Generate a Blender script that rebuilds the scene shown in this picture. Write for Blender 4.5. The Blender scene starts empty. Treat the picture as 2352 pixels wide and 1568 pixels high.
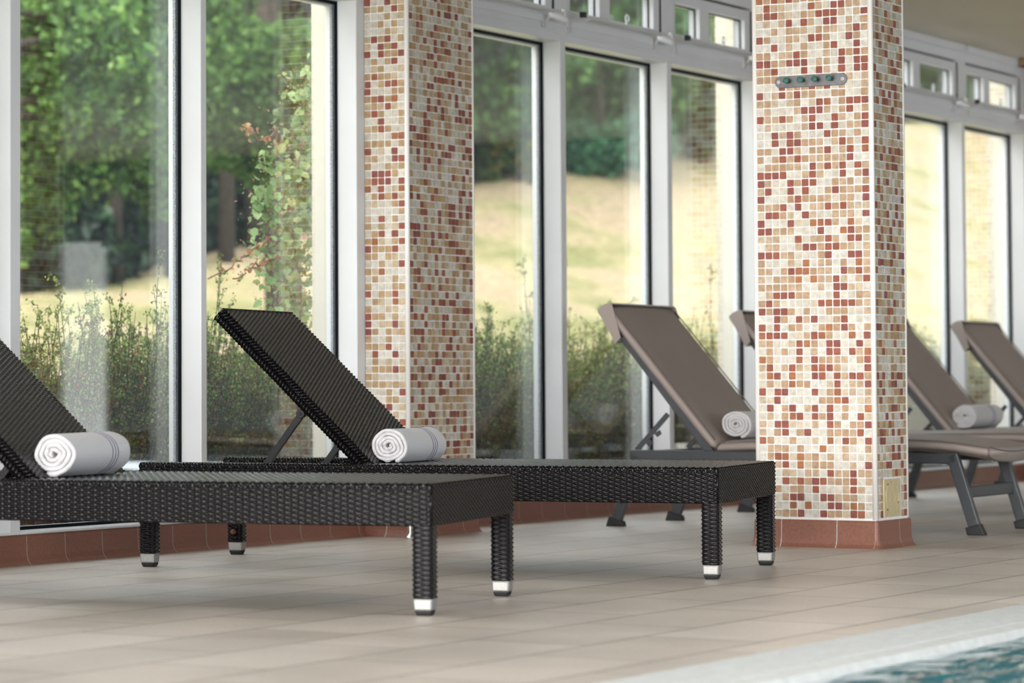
import bpy, bmesh, math, random
import numpy as np
from mathutils import Vector, Matrix
C = bpy.context.scene.collection
sc = bpy.context.scene
R = random.Random(7)
NR = np.random.default_rng(7)
PI = math.pi

# ------------------------------------------------------------------ materials
def mat(name, base=(.5,.5,.5), rough=.5, metal=0., spec=.5, noise=None, bump=None, attr=None, trans=None, coat=0.):
    m = bpy.data.materials.new(name); m.use_nodes = True
    nt = m.node_tree; N = nt.nodes; L = nt.links
    b = N['Principled BSDF']
    b.inputs['Base Color'].default_value = (*base, 1); b.inputs['Roughness'].default_value = rough
    b.inputs['Metallic'].default_value = metal; b.inputs['Specular IOR Level'].default_value = spec
    b.inputs['Coat Weight'].default_value = coat
    tc = N.new('ShaderNodeTexCoord')
    col = None
    if attr:
        a = N.new('ShaderNodeAttribute'); a.attribute_name = attr; col = a.outputs['Color']
    if noise:      # (scale, amount, detail)
        n = N.new('ShaderNodeTexNoise'); n.inputs['Scale'].default_value = noise[0]
        n.inputs['Detail'].default_value = noise[2] if len(noise) > 2 else 4
        L.new(tc.outputs['Object'], n.inputs['Vector'])
        mr = N.new('ShaderNodeMapRange'); mr.inputs['From Min'].default_value = .3; mr.inputs['From Max'].default_value = .7
        mr.inputs['To Min'].default_value = 1-noise[1]; mr.inputs['To Max'].default_value = 1+noise[1]*.6
        L.new(n.outputs['Fac'], mr.inputs['Value'])
        mx = N.new('ShaderNodeVectorMath'); mx.operation = 'SCALE'
        if col: L.new(col, mx.inputs[0])
        else: mx.inputs[0].default_value = base
        L.new(mr.outputs['Result'], mx.inputs['Scale']); col = mx.outputs['Vector']
    if col: L.new(col, b.inputs['Base Color'])
    if bump:       # (scale, strength, distance)
        n = N.new('ShaderNodeTexNoise'); n.inputs['Scale'].default_value = bump[0]; n.inputs['Detail'].default_value = 4
        L.new(tc.outputs['Object'], n.inputs['Vector'])
        bp = N.new('ShaderNodeBump'); bp.inputs['Strength'].default_value = bump[1]; bp.inputs['Distance'].default_value = bump[2]
        L.new(n.outputs['Fac'], bp.inputs['Height']); L.new(bp.outputs['Normal'], b.inputs['Normal'])
    if trans:      # leaf: mix with translucent
        t = N.new('ShaderNodeBsdfTranslucent'); mxs = N.new('ShaderNodeMixShader'); mxs.inputs[0].default_value = trans
        if col: L.new(col, t.inputs['Color'])
        else: t.inputs['Color'].default_value = (*base, 1)
        out = N['Material Output']
        L.new(b.outputs[0], mxs.inputs[1]); L.new(t.outputs[0], mxs.inputs[2]); L.new(mxs.outputs[0], out.inputs['Surface'])
    return m

M = {}
M['white'] = mat('white_painted_frame', (.715,.72,.735), .38, noise=(3,.04))
M['gasket'] = mat('black_gasket', (.004,.007,.010), .6, spec=.1)
M['spacer'] = mat('aluminium_spacer', (.42,.43,.46), .45, metal=.0, noise=(220,.75), bump=(200,.5,.002))
M['handle'] = mat('white_plastic_handle', (.82,.83,.84), .3)
M['stay'] = mat('painted_stay', (.58,.57,.56), .4)
M['capblack'] = mat('black_cap', (.01,.01,.01), .5)
M['ceiling'] = mat('ceiling_paint', (.56,.50,.39), .6, noise=(1,.05))
M['wall'] = mat('cream_wall_paint', (.72,.69,.62), .6, noise=(2,.04))
M['slate'] = mat('slate_grey_wall_tiles', (.26,.26,.26), .5, noise=(3,.08))
M['doorwhite'] = mat('white_door_paint', (.88,.88,.88), .3)
M['refl_dark'] = mat('reflection_dimming_dark', (.035,.045,.055), .5, noise=(3,.08))  # invented dark finish, keeps the reflected end of the room dim
M['timber'] = mat('brown_timber', (.22,.13,.06), .5, noise=(12,.3))
M['wicker'] = mat('dark_resin_wicker', (.0045,.0040,.0046), .16, spec=.15, noise=(60,.25))
M['capmetal'] = mat('brushed_steel', (.30,.295,.285), .42, metal=.5, noise=(150,.12))
M['pad'] = mat('black_rubber', (.01,.01,.01), .6)
M['strut'] = mat('black_painted_steel', (.006,.006,.008), .38, spec=.22)
M['rust'] = mat('rusty_bolt', (.16,.05,.015), .6, noise=(200,.4))
M['cushion'] = mat('taupe_cushion_fabric', (.29,.24,.218), .46, spec=.55, noise=(3,.06), bump=(900,.15,.001))
M['piping'] = mat('cushion_piping', (.13,.10,.085), .7)
M['frame_grey'] = mat('anthracite_powder_coat', (.045,.049,.056), .38, noise=(40,.08))
M['foot'] = mat('black_plastic_foot', (.008,.008,.009), .5)
M['tile'] = mat('stone_mosaic_tile', attr='Col', rough=.62, spec=.3, noise=(55,.24,8), bump=(110,.35,.0015))
M['grout'] = mat('white_grout', (.84,.82,.79), .7, noise=(60,.05), bump=(200,.3,.001))
M['trimw'] = mat('white_pvc_trim', (.8,.77,.74), .35)
M['terra'] = mat('terracotta_cove_tile', (.235,.095,.062), .42, noise=(130,.18,3), bump=(260,.2,.0008))
M['terragrout'] = mat('grey_grout', (.50,.47,.43), .8, noise=(80,.2))
M['steel'] = mat('worn_steel', (.17,.17,.18), .5, metal=.5, noise=(60,.3))
M['verdigris'] = mat('verdigris_green_peg', (.03,.13,.105), .55, noise=(140,.6))
M['screw'] = mat('white_screw_cap', (.45,.44,.44), .5)
M['plate'] = mat('yellowed_cream_plastic', (.55,.46,.26), .4, noise=(25,.1))
M['chrome'] = mat('chrome', (.75,.74,.7), .12, metal=1)
M['coping'] = mat('white_grip_tile', (.50,.50,.48), .5, noise=(25,.12))
M['render'] = mat('cream_masonry', (.56,.51,.41), .8, noise=(20,.05))
M['bark'] = mat('tree_bark', (.035,.025,.018), .9, noise=(14,.5), bump=(30,.6,.03))
M['stem'] = mat('shrub_twig', (.05,.025,.015), .8, noise=(60,.3))
M['vinestem'] = mat('reddish_vine_stem', (.30,.12,.07), .6, noise=(40,.25))
M['leaf'] = mat('leaf', attr='Col', rough=.45, spec=.4, trans=.42)
M['berry'] = mat('red_berry', (.42,.07,.035), .35)
M['deepwood'] = mat('forest_floor', (.06,.04,.025), .9, noise=(1.5,.5))

def towel_mat():
    m = mat('white_terry_towel', (.80,.785,.80), .9, spec=.1, bump=(380,1.,.006))
    N = m.node_tree.nodes; L = m.node_tree.links
    tc = N.new('ShaderNodeTexCoord'); sp = N.new('ShaderNodeSeparateXYZ')
    nz = N.new('ShaderNodeTexNoise'); nz.inputs['Scale'].default_value = 14
    L.new(tc.outputs['Object'], nz.inputs['Vector'])
    L.new(tc.outputs['Object'], sp.inputs[0])
    ad = N.new('ShaderNodeMath'); ad.operation = 'MULTIPLY_ADD'; ad.inputs[1].default_value = .022; L.new(nz.outputs['Fac'], ad.inputs[0]); L.new(sp.outputs['X'], ad.inputs[2])
    cur = None
    for x in (.292,.313,.334):
        d = N.new('ShaderNodeMath'); d.operation = 'SUBTRACT'; L.new(ad.outputs[0], d.inputs[0]); d.inputs[1].default_value = x
        a = N.new('ShaderNodeMath'); a.operation = 'ABSOLUTE'; L.new(d.outputs[0], a.inputs[0])
        c = N.new('ShaderNodeMath'); c.operation = 'LESS_THAN'; L.new(a.outputs[0], c.inputs[0]); c.inputs[1].default_value = .0031
        if cur is None: cur = c
        else:
            s = N.new('ShaderNodeMath'); s.operation = 'MAXIMUM'; L.new(cur.outputs[0], s.inputs[0]); L.new(c.outputs[0], s.inputs[1]); cur = s
    mx = N.new('ShaderNodeMix'); mx.data_type = 'RGBA'; mx.inputs['A'].default_value = (.80,.785,.80,1); mx.inputs['B'].default_value = (.17,.14,.30,1)
    L.new(cur.outputs[0], mx.inputs['Factor']); L.new(mx.outputs['Result'], N['Principled BSDF'].inputs['Base Color'])
    return m
M['towel'] = towel_mat()

def glass_mat():
    m = bpy.data.materials.new('window_glass'); m.use_nodes = True
    N = m.node_tree.nodes; L = m.node_tree.links; N.clear()
    out = N.new('ShaderNodeOutputMaterial'); tr = N.new('ShaderNodeBsdfTransparent'); gl = N.new('ShaderNodeBsdfGlossy'); df = N.new('ShaderNodeBsdfDiffuse')
    tr.inputs['Color'].default_value = (.972,.975,.972,1); gl.inputs['Roughness'].default_value = .0
    gl.inputs['Color'].default_value = (.95,1,1,1); df.inputs['Color'].default_value = (.8,.8,.78,1)
    fr = N.new('ShaderNodeFresnel'); ge = N.new('ShaderNodeNewGeometry'); io = N.new('ShaderNodeMapRange'); io.inputs['To Min'].default_value = 1.52; io.inputs['To Max'].default_value = 1/1.52
    L.new(ge.outputs['Backfacing'], io.inputs['Value']); L.new(io.outputs[0], fr.inputs['IOR'])
    # faint dust and dried water marks, thicker low on the pane
    tc = N.new('ShaderNodeTexCoord'); sp = N.new('ShaderNodeSeparateXYZ'); L.new(tc.outputs['Object'], sp.inputs[0])
    mp = N.new('ShaderNodeMapping'); mp.inputs['Scale'].default_value = (14,14,.7); L.new(tc.outputs['Object'], mp.inputs[0])
    nz = N.new('ShaderNodeTexNoise'); nz.inputs['Scale'].default_value = 3; nz.inputs['Detail'].default_value = 6; L.new(mp.outputs[0], nz.inputs['Vector'])
    rg = N.new('ShaderNodeMapRange'); L.new(sp.outputs['Z'], rg.inputs['Value'])
    rg.inputs['From Min'].default_value = .1; rg.inputs['From Max'].default_value = 1.3; rg.inputs['To Min'].default_value = .010; rg.inputs['To Max'].default_value = .003
    pw = N.new('ShaderNodeMath'); pw.operation = 'MULTIPLY'; L.new(nz.outputs['Fac'], pw.inputs[0]); L.new(rg.outputs[0], pw.inputs[1])
    m1 = N.new('ShaderNodeMixShader'); m2 = N.new('ShaderNodeMixShader')
    L.new(fr.outputs[0], m1.inputs[0]); L.new(tr.outputs[0], m1.inputs[1]); L.new(gl.outputs[0], m1.inputs[2])
    L.new(pw.outputs[0], m2.inputs[0]); L.new(m1.outputs[0], m2.inputs[1]); L.new(df.outputs[0], m2.inputs[2])
    L.new(m2.outputs[0], out.inputs['Surface'])
    return m
M['glass'] = glass_mat()

def floor_mat():
    m = mat('sandy_floor_tiles', (.4,.35,.29), .4)
    N = m.node_tree.nodes; L = m.node_tree.links; b = N['Principled BSDF']
    tc = N.new('ShaderNodeTexCoord'); mp = N.new('ShaderNodeMapping'); mp.inputs['Location'].default_value = (.1,.27,0); L.new(tc.outputs['Object'], mp.inputs[0])
    br = N.new('ShaderNodeTexBrick'); L.new(mp.outputs[0], br.inputs['Vector'])
    br.inputs['Scale'].default_value = 1; br.inputs['Brick Width'].default_value = .64; br.inputs['Row Height'].default_value = .32
    br.inputs['Mortar Size'].default_value = .0045; br.inputs['Mortar Smooth'].default_value = .3
    br.inputs['Color1'].default_value = (.53,.465,.405,1); br.inputs['Color2'].default_value = (.45,.39,.335,1); br.inputs['Mortar'].default_value = (.15,.12,.10,1)
    n1 = N.new('ShaderNodeTexNoise'); n1.inputs['Scale'].default_value = 2.2; n1.inputs['Detail'].default_value = 7; L.new(tc.outputs['Object'], n1.inputs['Vector'])
    n2 = N.new('ShaderNodeTexNoise'); n2.inputs['Scale'].default_value = 90; n2.inputs['Detail'].default_value = 3; L.new(tc.outputs['Object'], n2.inputs['Vector'])
    mr = N.new('ShaderNodeMapRange'); mr.inputs['From Min'].default_value = .3; mr.inputs['From Max'].default_value = .7; mr.inputs['To Min'].default_value = .86; mr.inputs['To Max'].default_value = 1.1
    L.new(n1.outputs['Fac'], mr.inputs['Value'])
    mr2 = N.new('ShaderNodeMapRange'); mr2.inputs['From Min'].default_value = .3; mr2.inputs['From Max'].default_value = .7; mr2.inputs['To Min'].default_value = .9; mr2.inputs['To Max'].default_value = 1.08
    L.new(n2.outputs['Fac'], mr2.inputs['Value'])
    mu = N.new('ShaderNodeMath'); mu.operation = 'MULTIPLY'; L.new(mr.outputs[0], mu.inputs[0]); L.new(mr2.outputs[0], mu.inputs[1])
    sc_ = N.new('ShaderNodeVectorMath'); sc_.operation = 'SCALE'; L.new(br.outputs['Color'], sc_.inputs[0]); L.new(mu.outputs[0], sc_.inputs['Scale'])
    L.new(sc_.outputs[0], b.inputs['Base Color'])
    rr = N.new('ShaderNodeMapRange'); rr.inputs['To Min'].default_value = .30; rr.inputs['To Max'].default_value = .52; L.new(n1.outputs['Fac'], rr.inputs['Value']); L.new(rr.outputs[0], b.inputs['Roughness'])
    ad = N.new('ShaderNodeMath'); ad.operation = 'MULTIPLY_ADD'; L.new(br.outputs['Fac'], ad.inputs[0]); ad.inputs[1].default_value = -1.; 
    ml = N.new('ShaderNodeMath'); ml.operation = 'MULTIPLY'; ml.inputs[1].default_value = .35; L.new(n2.outputs['Fac'], ml.inputs[0]); L.new(ml.outputs[0], ad.inputs[2])
    bp = N.new('ShaderNodeBump'); bp.inputs['Strength'].default_value = .5; bp.inputs['Distance'].default_value = .0015
    L.new(ad.outputs[0], bp.inputs['Height']); L.new(bp.outputs[0], b.inputs['Normal'])
    b.inputs['Specular IOR Level'].default_value = .5
    return m
M['floor'] = floor_mat()

def lawn_mat():
    m = mat('dry_summer_lawn', (.4,.33,.17), .95, spec=.1)
    N = m.node_tree.nodes; L = m.node_tree.links; b = N['Principled BSDF']
    tc = N.new('ShaderNodeTexCoord')
    n1 = N.new('ShaderNodeTexNoise'); n1.inputs['Scale'].default_value = .55; n1.inputs['Detail'].default_value = 5; L.new(tc.outputs['Object'], n1.inputs['Vector'])
    n2 = N.new('ShaderNodeTexNoise'); n2.inputs['Scale'].default_value = 8; n2.inputs['Detail'].default_value = 6; L.new(tc.outputs['Object'], n2.inputs['Vector'])
    cr = N.new('ShaderNodeValToRGB'); e = cr.color_ramp.elements
    e[0].position = .36; e[0].color = (.27,.255,.11,1); e[1].position = .54; e[1].color = (.43,.33,.205,1)
    e2 = cr.color_ramp.elements.new(.46); e2.color = (.39,.33,.175,1)
    sp = N.new('ShaderNodeSeparateXYZ'); L.new(tc.outputs['Object'], sp.inputs[0])      # greener turf towards the left end of the garden
    mg = N.new('ShaderNodeMapRange'); mg.inputs['From Min'].default_value = 22; mg.inputs['From Max'].default_value = 38; mg.inputs['To Min'].default_value = -.11; mg.inputs['To Max'].default_value = .015; L.new(sp.outputs['X'], mg.inputs['Value'])
    ag = N.new('ShaderNodeMath'); ag.operation = 'ADD'; L.new(n1.outputs['Fac'], ag.inputs[0]); L.new(mg.outputs[0], ag.inputs[1]); L.new(ag.outputs[0], cr.inputs[0])
    mr = N.new('ShaderNodeMapRange'); mr.inputs['From Min'].default_value = .3; mr.inputs['From Max'].default_value = .7; mr.inputs['To Min'].default_value = .75; mr.inputs['To Max'].default_value = 1.2
    L.new(n2.outputs['Fac'], mr.inputs['Value'])
    s = N.new('ShaderNodeVectorMath'); s.operation = 'SCALE'; L.new(cr.outputs[0], s.inputs[0]); L.new(mr.outputs[0], s.inputs['Scale']); L.new(s.outputs[0], b.inputs['Base Color'])
    return m
M['lawn'] = lawn_mat()

def water_mat():
    m = mat('teal_pool_water', (.01,.085,.105), .03, spec=.6)
    N = m.node_tree.nodes; L = m.node_tree.links; b = N['Principled BSDF']; b.inputs['IOR'].default_value = 1.33
    tc = N.new('ShaderNodeTexCoord'); mp = N.new('ShaderNodeMapping'); mp.inputs['Scale'].default_value = (2.2,4.,1); L.new(tc.outputs['Object'], mp.inputs[0])
    n = N.new('ShaderNodeTexNoise'); n.inputs['Scale'].default_value = 2.2; n.inputs['Detail'].default_value = 2; L.new(mp.outputs[0], n.inputs['Vector'])
    bp = N.new('ShaderNodeBump'); bp.inputs['Strength'].default_value = 1; bp.inputs['Distance'].default_value = .05
    L.new(n.outputs['Fac'], bp.inputs['Height']); L.new(bp.outputs[0], b.inputs['Normal'])
    return m
M['water'] = water_mat()

# ------------------------------------------------------------------ mesh helpers
class MB:
    def __init__(s): s.v = []; s.f = []; s.n = 0; s.col = []; s.smooth = False
    def add(s, V, F, col=None):
        V = np.asarray(V, float).reshape(-1, 3); s.v.append(V)
        F = np.asarray(F, int)
        s.f.append(F + s.n); s.n += len(V)
        if col is not None: s.col.append(np.tile(np.asarray(col, float), (len(F), 1)) if np.ndim(col) == 1 else np.asarray(col, float))
        return s
    def box(s, a, b, T=None):
        x0,y0,z0 = a; x1,y1,z1 = b
        V = np.array([(x0,y0,z0),(x1,y0,z0),(x1,y1,z0),(x0,y1,z0),(x0,y0,z1),(x1,y0,z1),(x1,y1,z1),(x0,y1,z1)], float)
        if T is not None: V = V @ T[:3,:3].T + T[:3,3]
        return s.add(V, [(0,3,2,1),(4,5,6,7),(0,1,5,4),(1,2,6,5),(2,3,7,6),(3,0,4,7)])
    def tube(s, pts, r, k=8, caps=True):
        pts = [np.array(p, float) for p in pts]; n = len(pts); rr = r if hasattr(r, '__len__') else [r]*n
        V = []; prev = None
        for i, p in enumerate(pts):
            d = pts[min(i+1,n-1)] - pts[max(i-1,0)]; d = d/(np.linalg.norm(d)+1e-12)
            if prev is None:
                h = np.array([0,0,1.]) if abs(d[2]) < .9 else np.array([1.,0,0]); a = np.cross(d, h)
            else: a = prev - d*(prev@d)
            a /= np.linalg.norm(a)+1e-12; prev = a; b = np.cross(d, a)
            for j in range(k):
                t = 2*PI*j/k; V.append(p + (a*math.cos(t)+b*math.sin(t))*rr[i])
        F = [(i*k+j, i*k+(j+1)%k, (i+1)*k+(j+1)%k, (i+1)*k+j) for i in range(n-1) for j in range(k)]
        if caps:
            c0 = len(V); V += [pts[0], pts[-1]]
            F += [(c0, (j+1)%k, j, j) for j in range(k)] + [(c0+1, (n-1)*k+j, (n-1)*k+(j+1)%k, (n-1)*k+(j+1)%k) for j in range(k)]
        return s.add(V, F)
    def bar(s, p, q, w, h, up=(0,0,1)):
        """rectangular bar from p to q, w across, h along up"""
        p = np.array(p,float); q = np.array(q,float); d = q-p; d /= np.linalg.norm(d)
        u = np.array(up,float); u = u-d*(u@d); u /= np.linalg.norm(u); a = np.cross(d,u)
        V = [c + a*sx*w/2 + u*sy*h/2 for c in (p,q) for sx,sy in ((-1,-1),(1,-1),(1,1),(-1,1))]
        return s.add(V, [(0,1,2,3),(7,6,5,4),(0,4,5,1),(1,5,6,2),(2,6,7,3),(3,7,4,0)])
    def grid(s, P, flip=False):
        """P (nu,nv,3)"""
        nu, nv = P.shape[:2]; I = np.arange(nu*nv).reshape(nu, nv)
        F = np.stack([I[:-1,:-1], I[1:,:-1], I[1:,1:], I[:-1,1:]], -1).reshape(-1,4)
        if flip: F = F[:, ::-1]
        return s.add(P.reshape(-1,3), F)
    def build(s, name, m, parent=None, smooth=None, bevel=None):
        V = np.concatenate(s.v); Fs = []
        me = bpy.data.meshes.new(name)
        F = np.concatenate([np.asarray(f).reshape(-1,4) for f in s.f])
        tri = F[:,3] == F[:,2]
        if not tri.any():
            nf = len(F); me.vertices.add(len(V)); me.vertices.foreach_set('co', V.astype(np.float32).ravel())
            me.loops.add(nf*4); me.loops.foreach_set('vertex_index', F.astype(np.int32).ravel())
            me.polygons.add(nf); me.polygons.foreach_set('loop_start', np.arange(0, nf*4, 4, dtype=np.int32)); me.polygons.foreach_set('loop_total', np.full(nf, 4, np.int32))
            me.update(calc_edges=True)
        else:
            me.from_pydata(V.tolist(), [], [tuple(f[:3]) if t else tuple(f) for f, t in zip(F.tolist(), tri)])
        if s.col:
            ca = me.color_attributes.new('Col', 'FLOAT_COLOR', 'CORNER'); cc = np.concatenate(s.col)
            cc = np.concatenate([cc, np.ones((len(cc),1))], 1); cc = np.repeat(cc, np.where(tri,3,4), axis=0)
            ca.data.foreach_set('color', cc.astype(np.float32).ravel())
        me.polygons.foreach_set('use_smooth', np.full(len(me.polygons), bool(smooth or (smooth is None and s.smooth))))
        me.validate(); me.materials.append(m)
        o = bpy.data.objects.new(name, me); C.objects.link(o)
        if parent: o.parent = parent
        if bevel:
            b = o.modifiers.new('bevel', 'BEVEL'); b.width = bevel; b.segments = 2; b.limit_method = 'ANGLE'
        return o
def empty(name, loc=(0,0,0), rz=0.):
    o = bpy.data.objects.new(name, None); C.objects.link(o); o.location = loc; o.rotation_euler = (0,0,rz); o.empty_display_size = .1
    return o
def tag(o, label, cat, group=None, kind=None):
    if label: o['label'] = label
    if cat: o['category'] = cat
    if group: o['group'] = group
    if kind: o['kind'] = kind
    return o
def struct(o): o['kind'] = 'structure'; return o
def copy_tree(o, parent=None):
    c = o.copy(); C.objects.link(c)
    if parent: c.parent = parent
    for ch in list(o.children): copy_tree(ch, c)
    return c

# ------------------------------------------------------------------ woven resin surface
def weave_h(S, T, ps, pt, amp):
    """height of a weave: thin strands run along S, ribs cross them every ps; pitch of strands pt"""
    j = np.floor(T/pt); ft = T/pt - j
    prof = np.sqrt(np.clip(1-(2*ft-1)**2, 0, 1))
    wav = np.tanh(2.1*np.cos(PI*(S/ps + j)))/.97
    weft = amp*(.95*wav) + prof*pt*.46
    fs = S/ps - np.floor(S/ps + .5)
    rib = amp*(.55*np.sqrt(np.clip(1-(fs*2.2)**2, 0, 1))) + .0002
    return np.maximum(weft, rib)
def weave_sheet(mb, O, U, V, lu, lv, ps=.0205, pt=.0070, amp=.0019, ku=6, kv=4, flip=False, off=0.):
    """strands along U (length lu), stacked along V"""
    O = np.array(O,float); U = np.array(U,float); V = np.array(V,float); Nn = np.cross(U, V)
    if flip: Nn = -Nn
    nr = max(1, round(lu/ps)); ns = max(1, round(lv/pt)); ps = lu/nr; pt = lv/ns
    s = np.linspace(0, lu, nr*ku+1); t = np.linspace(0, lv, ns*kv+1)
    S, T = np.meshgrid(s, t, indexing='ij')
    Hh = weave_h(S, np.minimum(T, lv-1e-6), ps, pt, amp) + off
    P = O + S[...,None]*U + T[...,None]*V + Hh[...,None]*Nn
    mb.grid(P, flip)
def weave_post(mb, cx, cy, z0, z1, half=.0265, rad=.008, ps=.0205, pt=.0068, amp=.0012, ku=5, kv=4):
    """square post wrapped all round"""
    st = half-rad; per = 8*st + 2*PI*rad; nr = 2*round(per/ps/2); ps = per/nr; ns = round((z1-z0)/pt); pt = (z1-z0)/ns
    s = np.linspace(0, per, nr*ku+1); t = np.linspace(0, z1-z0, ns*kv+1)
    xy = []; nn = []
    for q in s:
        q = q % per; side = int(q // (2*st + PI*rad/2)) % 4; d = q - side*(2*st + PI*rad/2)
        if d <= 2*st: p = (-st+d, -half); n = (0,-1)
        else:
            a = (d-2*st)/rad; p = (st+rad*math.sin(a), -st-rad*math.cos(a)); n = (math.sin(a), -math.cos(a))
        ca, sa = [(1,0),(0,1),(-1,0),(0,-1)][side]
        xy.append((p[0]*ca-p[1]*sa, p[0]*sa+p[1]*ca)); nn.append((n[0]*ca-n[1]*sa, n[0]*sa+n[1]*ca))
    xy = np.array(xy); nn = np.array(nn)
    S, T = np.meshgrid(s, t, indexing='ij'); Hh = weave_h(S, np.minimum(T, z1-z0-1e-6), ps, pt, amp)
    P = np.zeros(S.shape+(3,)); P[...,0] = cx + xy[:,0][:,None] + Hh*nn[:,0][:,None]; P[...,1] = cy + xy[:,1][:,None] + Hh*nn[:,1][:,None]; P[...,2] = z0+T
    mb.grid(P)
def edge_loops(mb, A, B, n1, n2, pitch=.0115, r=.0057, reach=.011, drop=.014):
    """strands wrapping over an edge from A to B; n1 n2 the two outward face normals"""
    A = np.array(A,float); B = np.array(B,float); L = np.linalg.norm(B-A); d = (B-A)/L; n1 = np.array(n1,float); n2 = np.array(n2,float)
    for i in range(int(L/pitch)):
        c = A + d*(i+.5)*pitch + d*R.uniform(-.0007,.0007)
        k = 1. if i % 3 else 1.9
        pts = [c - n1*drop*k - n2*.0032, c - n1*.005 + n2*.0006, c - n1*.0008 - n2*.0008, c + n1*.0006 - n2*.006, c - n1*.0040 - n2*reach]
        pts = [p + d*(.004*(q/4-.5)) for q, p in enumerate(pts)]
        mb.tube(pts, [r*.8, r, r, r, r*.8], 5, False)
def twist_edge(mb, A, B, nrm, wid, pitch=.0133, r=.0062):
    """chunky two-row twisted braid along an edge"""
    A = np.array(A,float); B = np.array(B,float); L = np.linalg.norm(B-A); d = (B-A)/L; nrm = np.array(nrm,float); c_ = np.cross(d, nrm)
    for i in range(int(L/pitch)):
        for row in (-1, 1):
            c = A + d*(i+.5+(.5 if row > 0 else 0))*pitch + c_*row*wid*.25
            h = d*.008*(-1 if row < 0 else -1) + c_*row*wid*.28
            pts = [c-h*1. - nrm*.003, c-h*.5+nrm*.003, c+nrm*.0045, c+h*.5+nrm*.003, c+h*1. - nrm*.003]
            mb.tube(pts, [r*.5, r*.95, r, r*.95, r*.5], 6, False)

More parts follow.
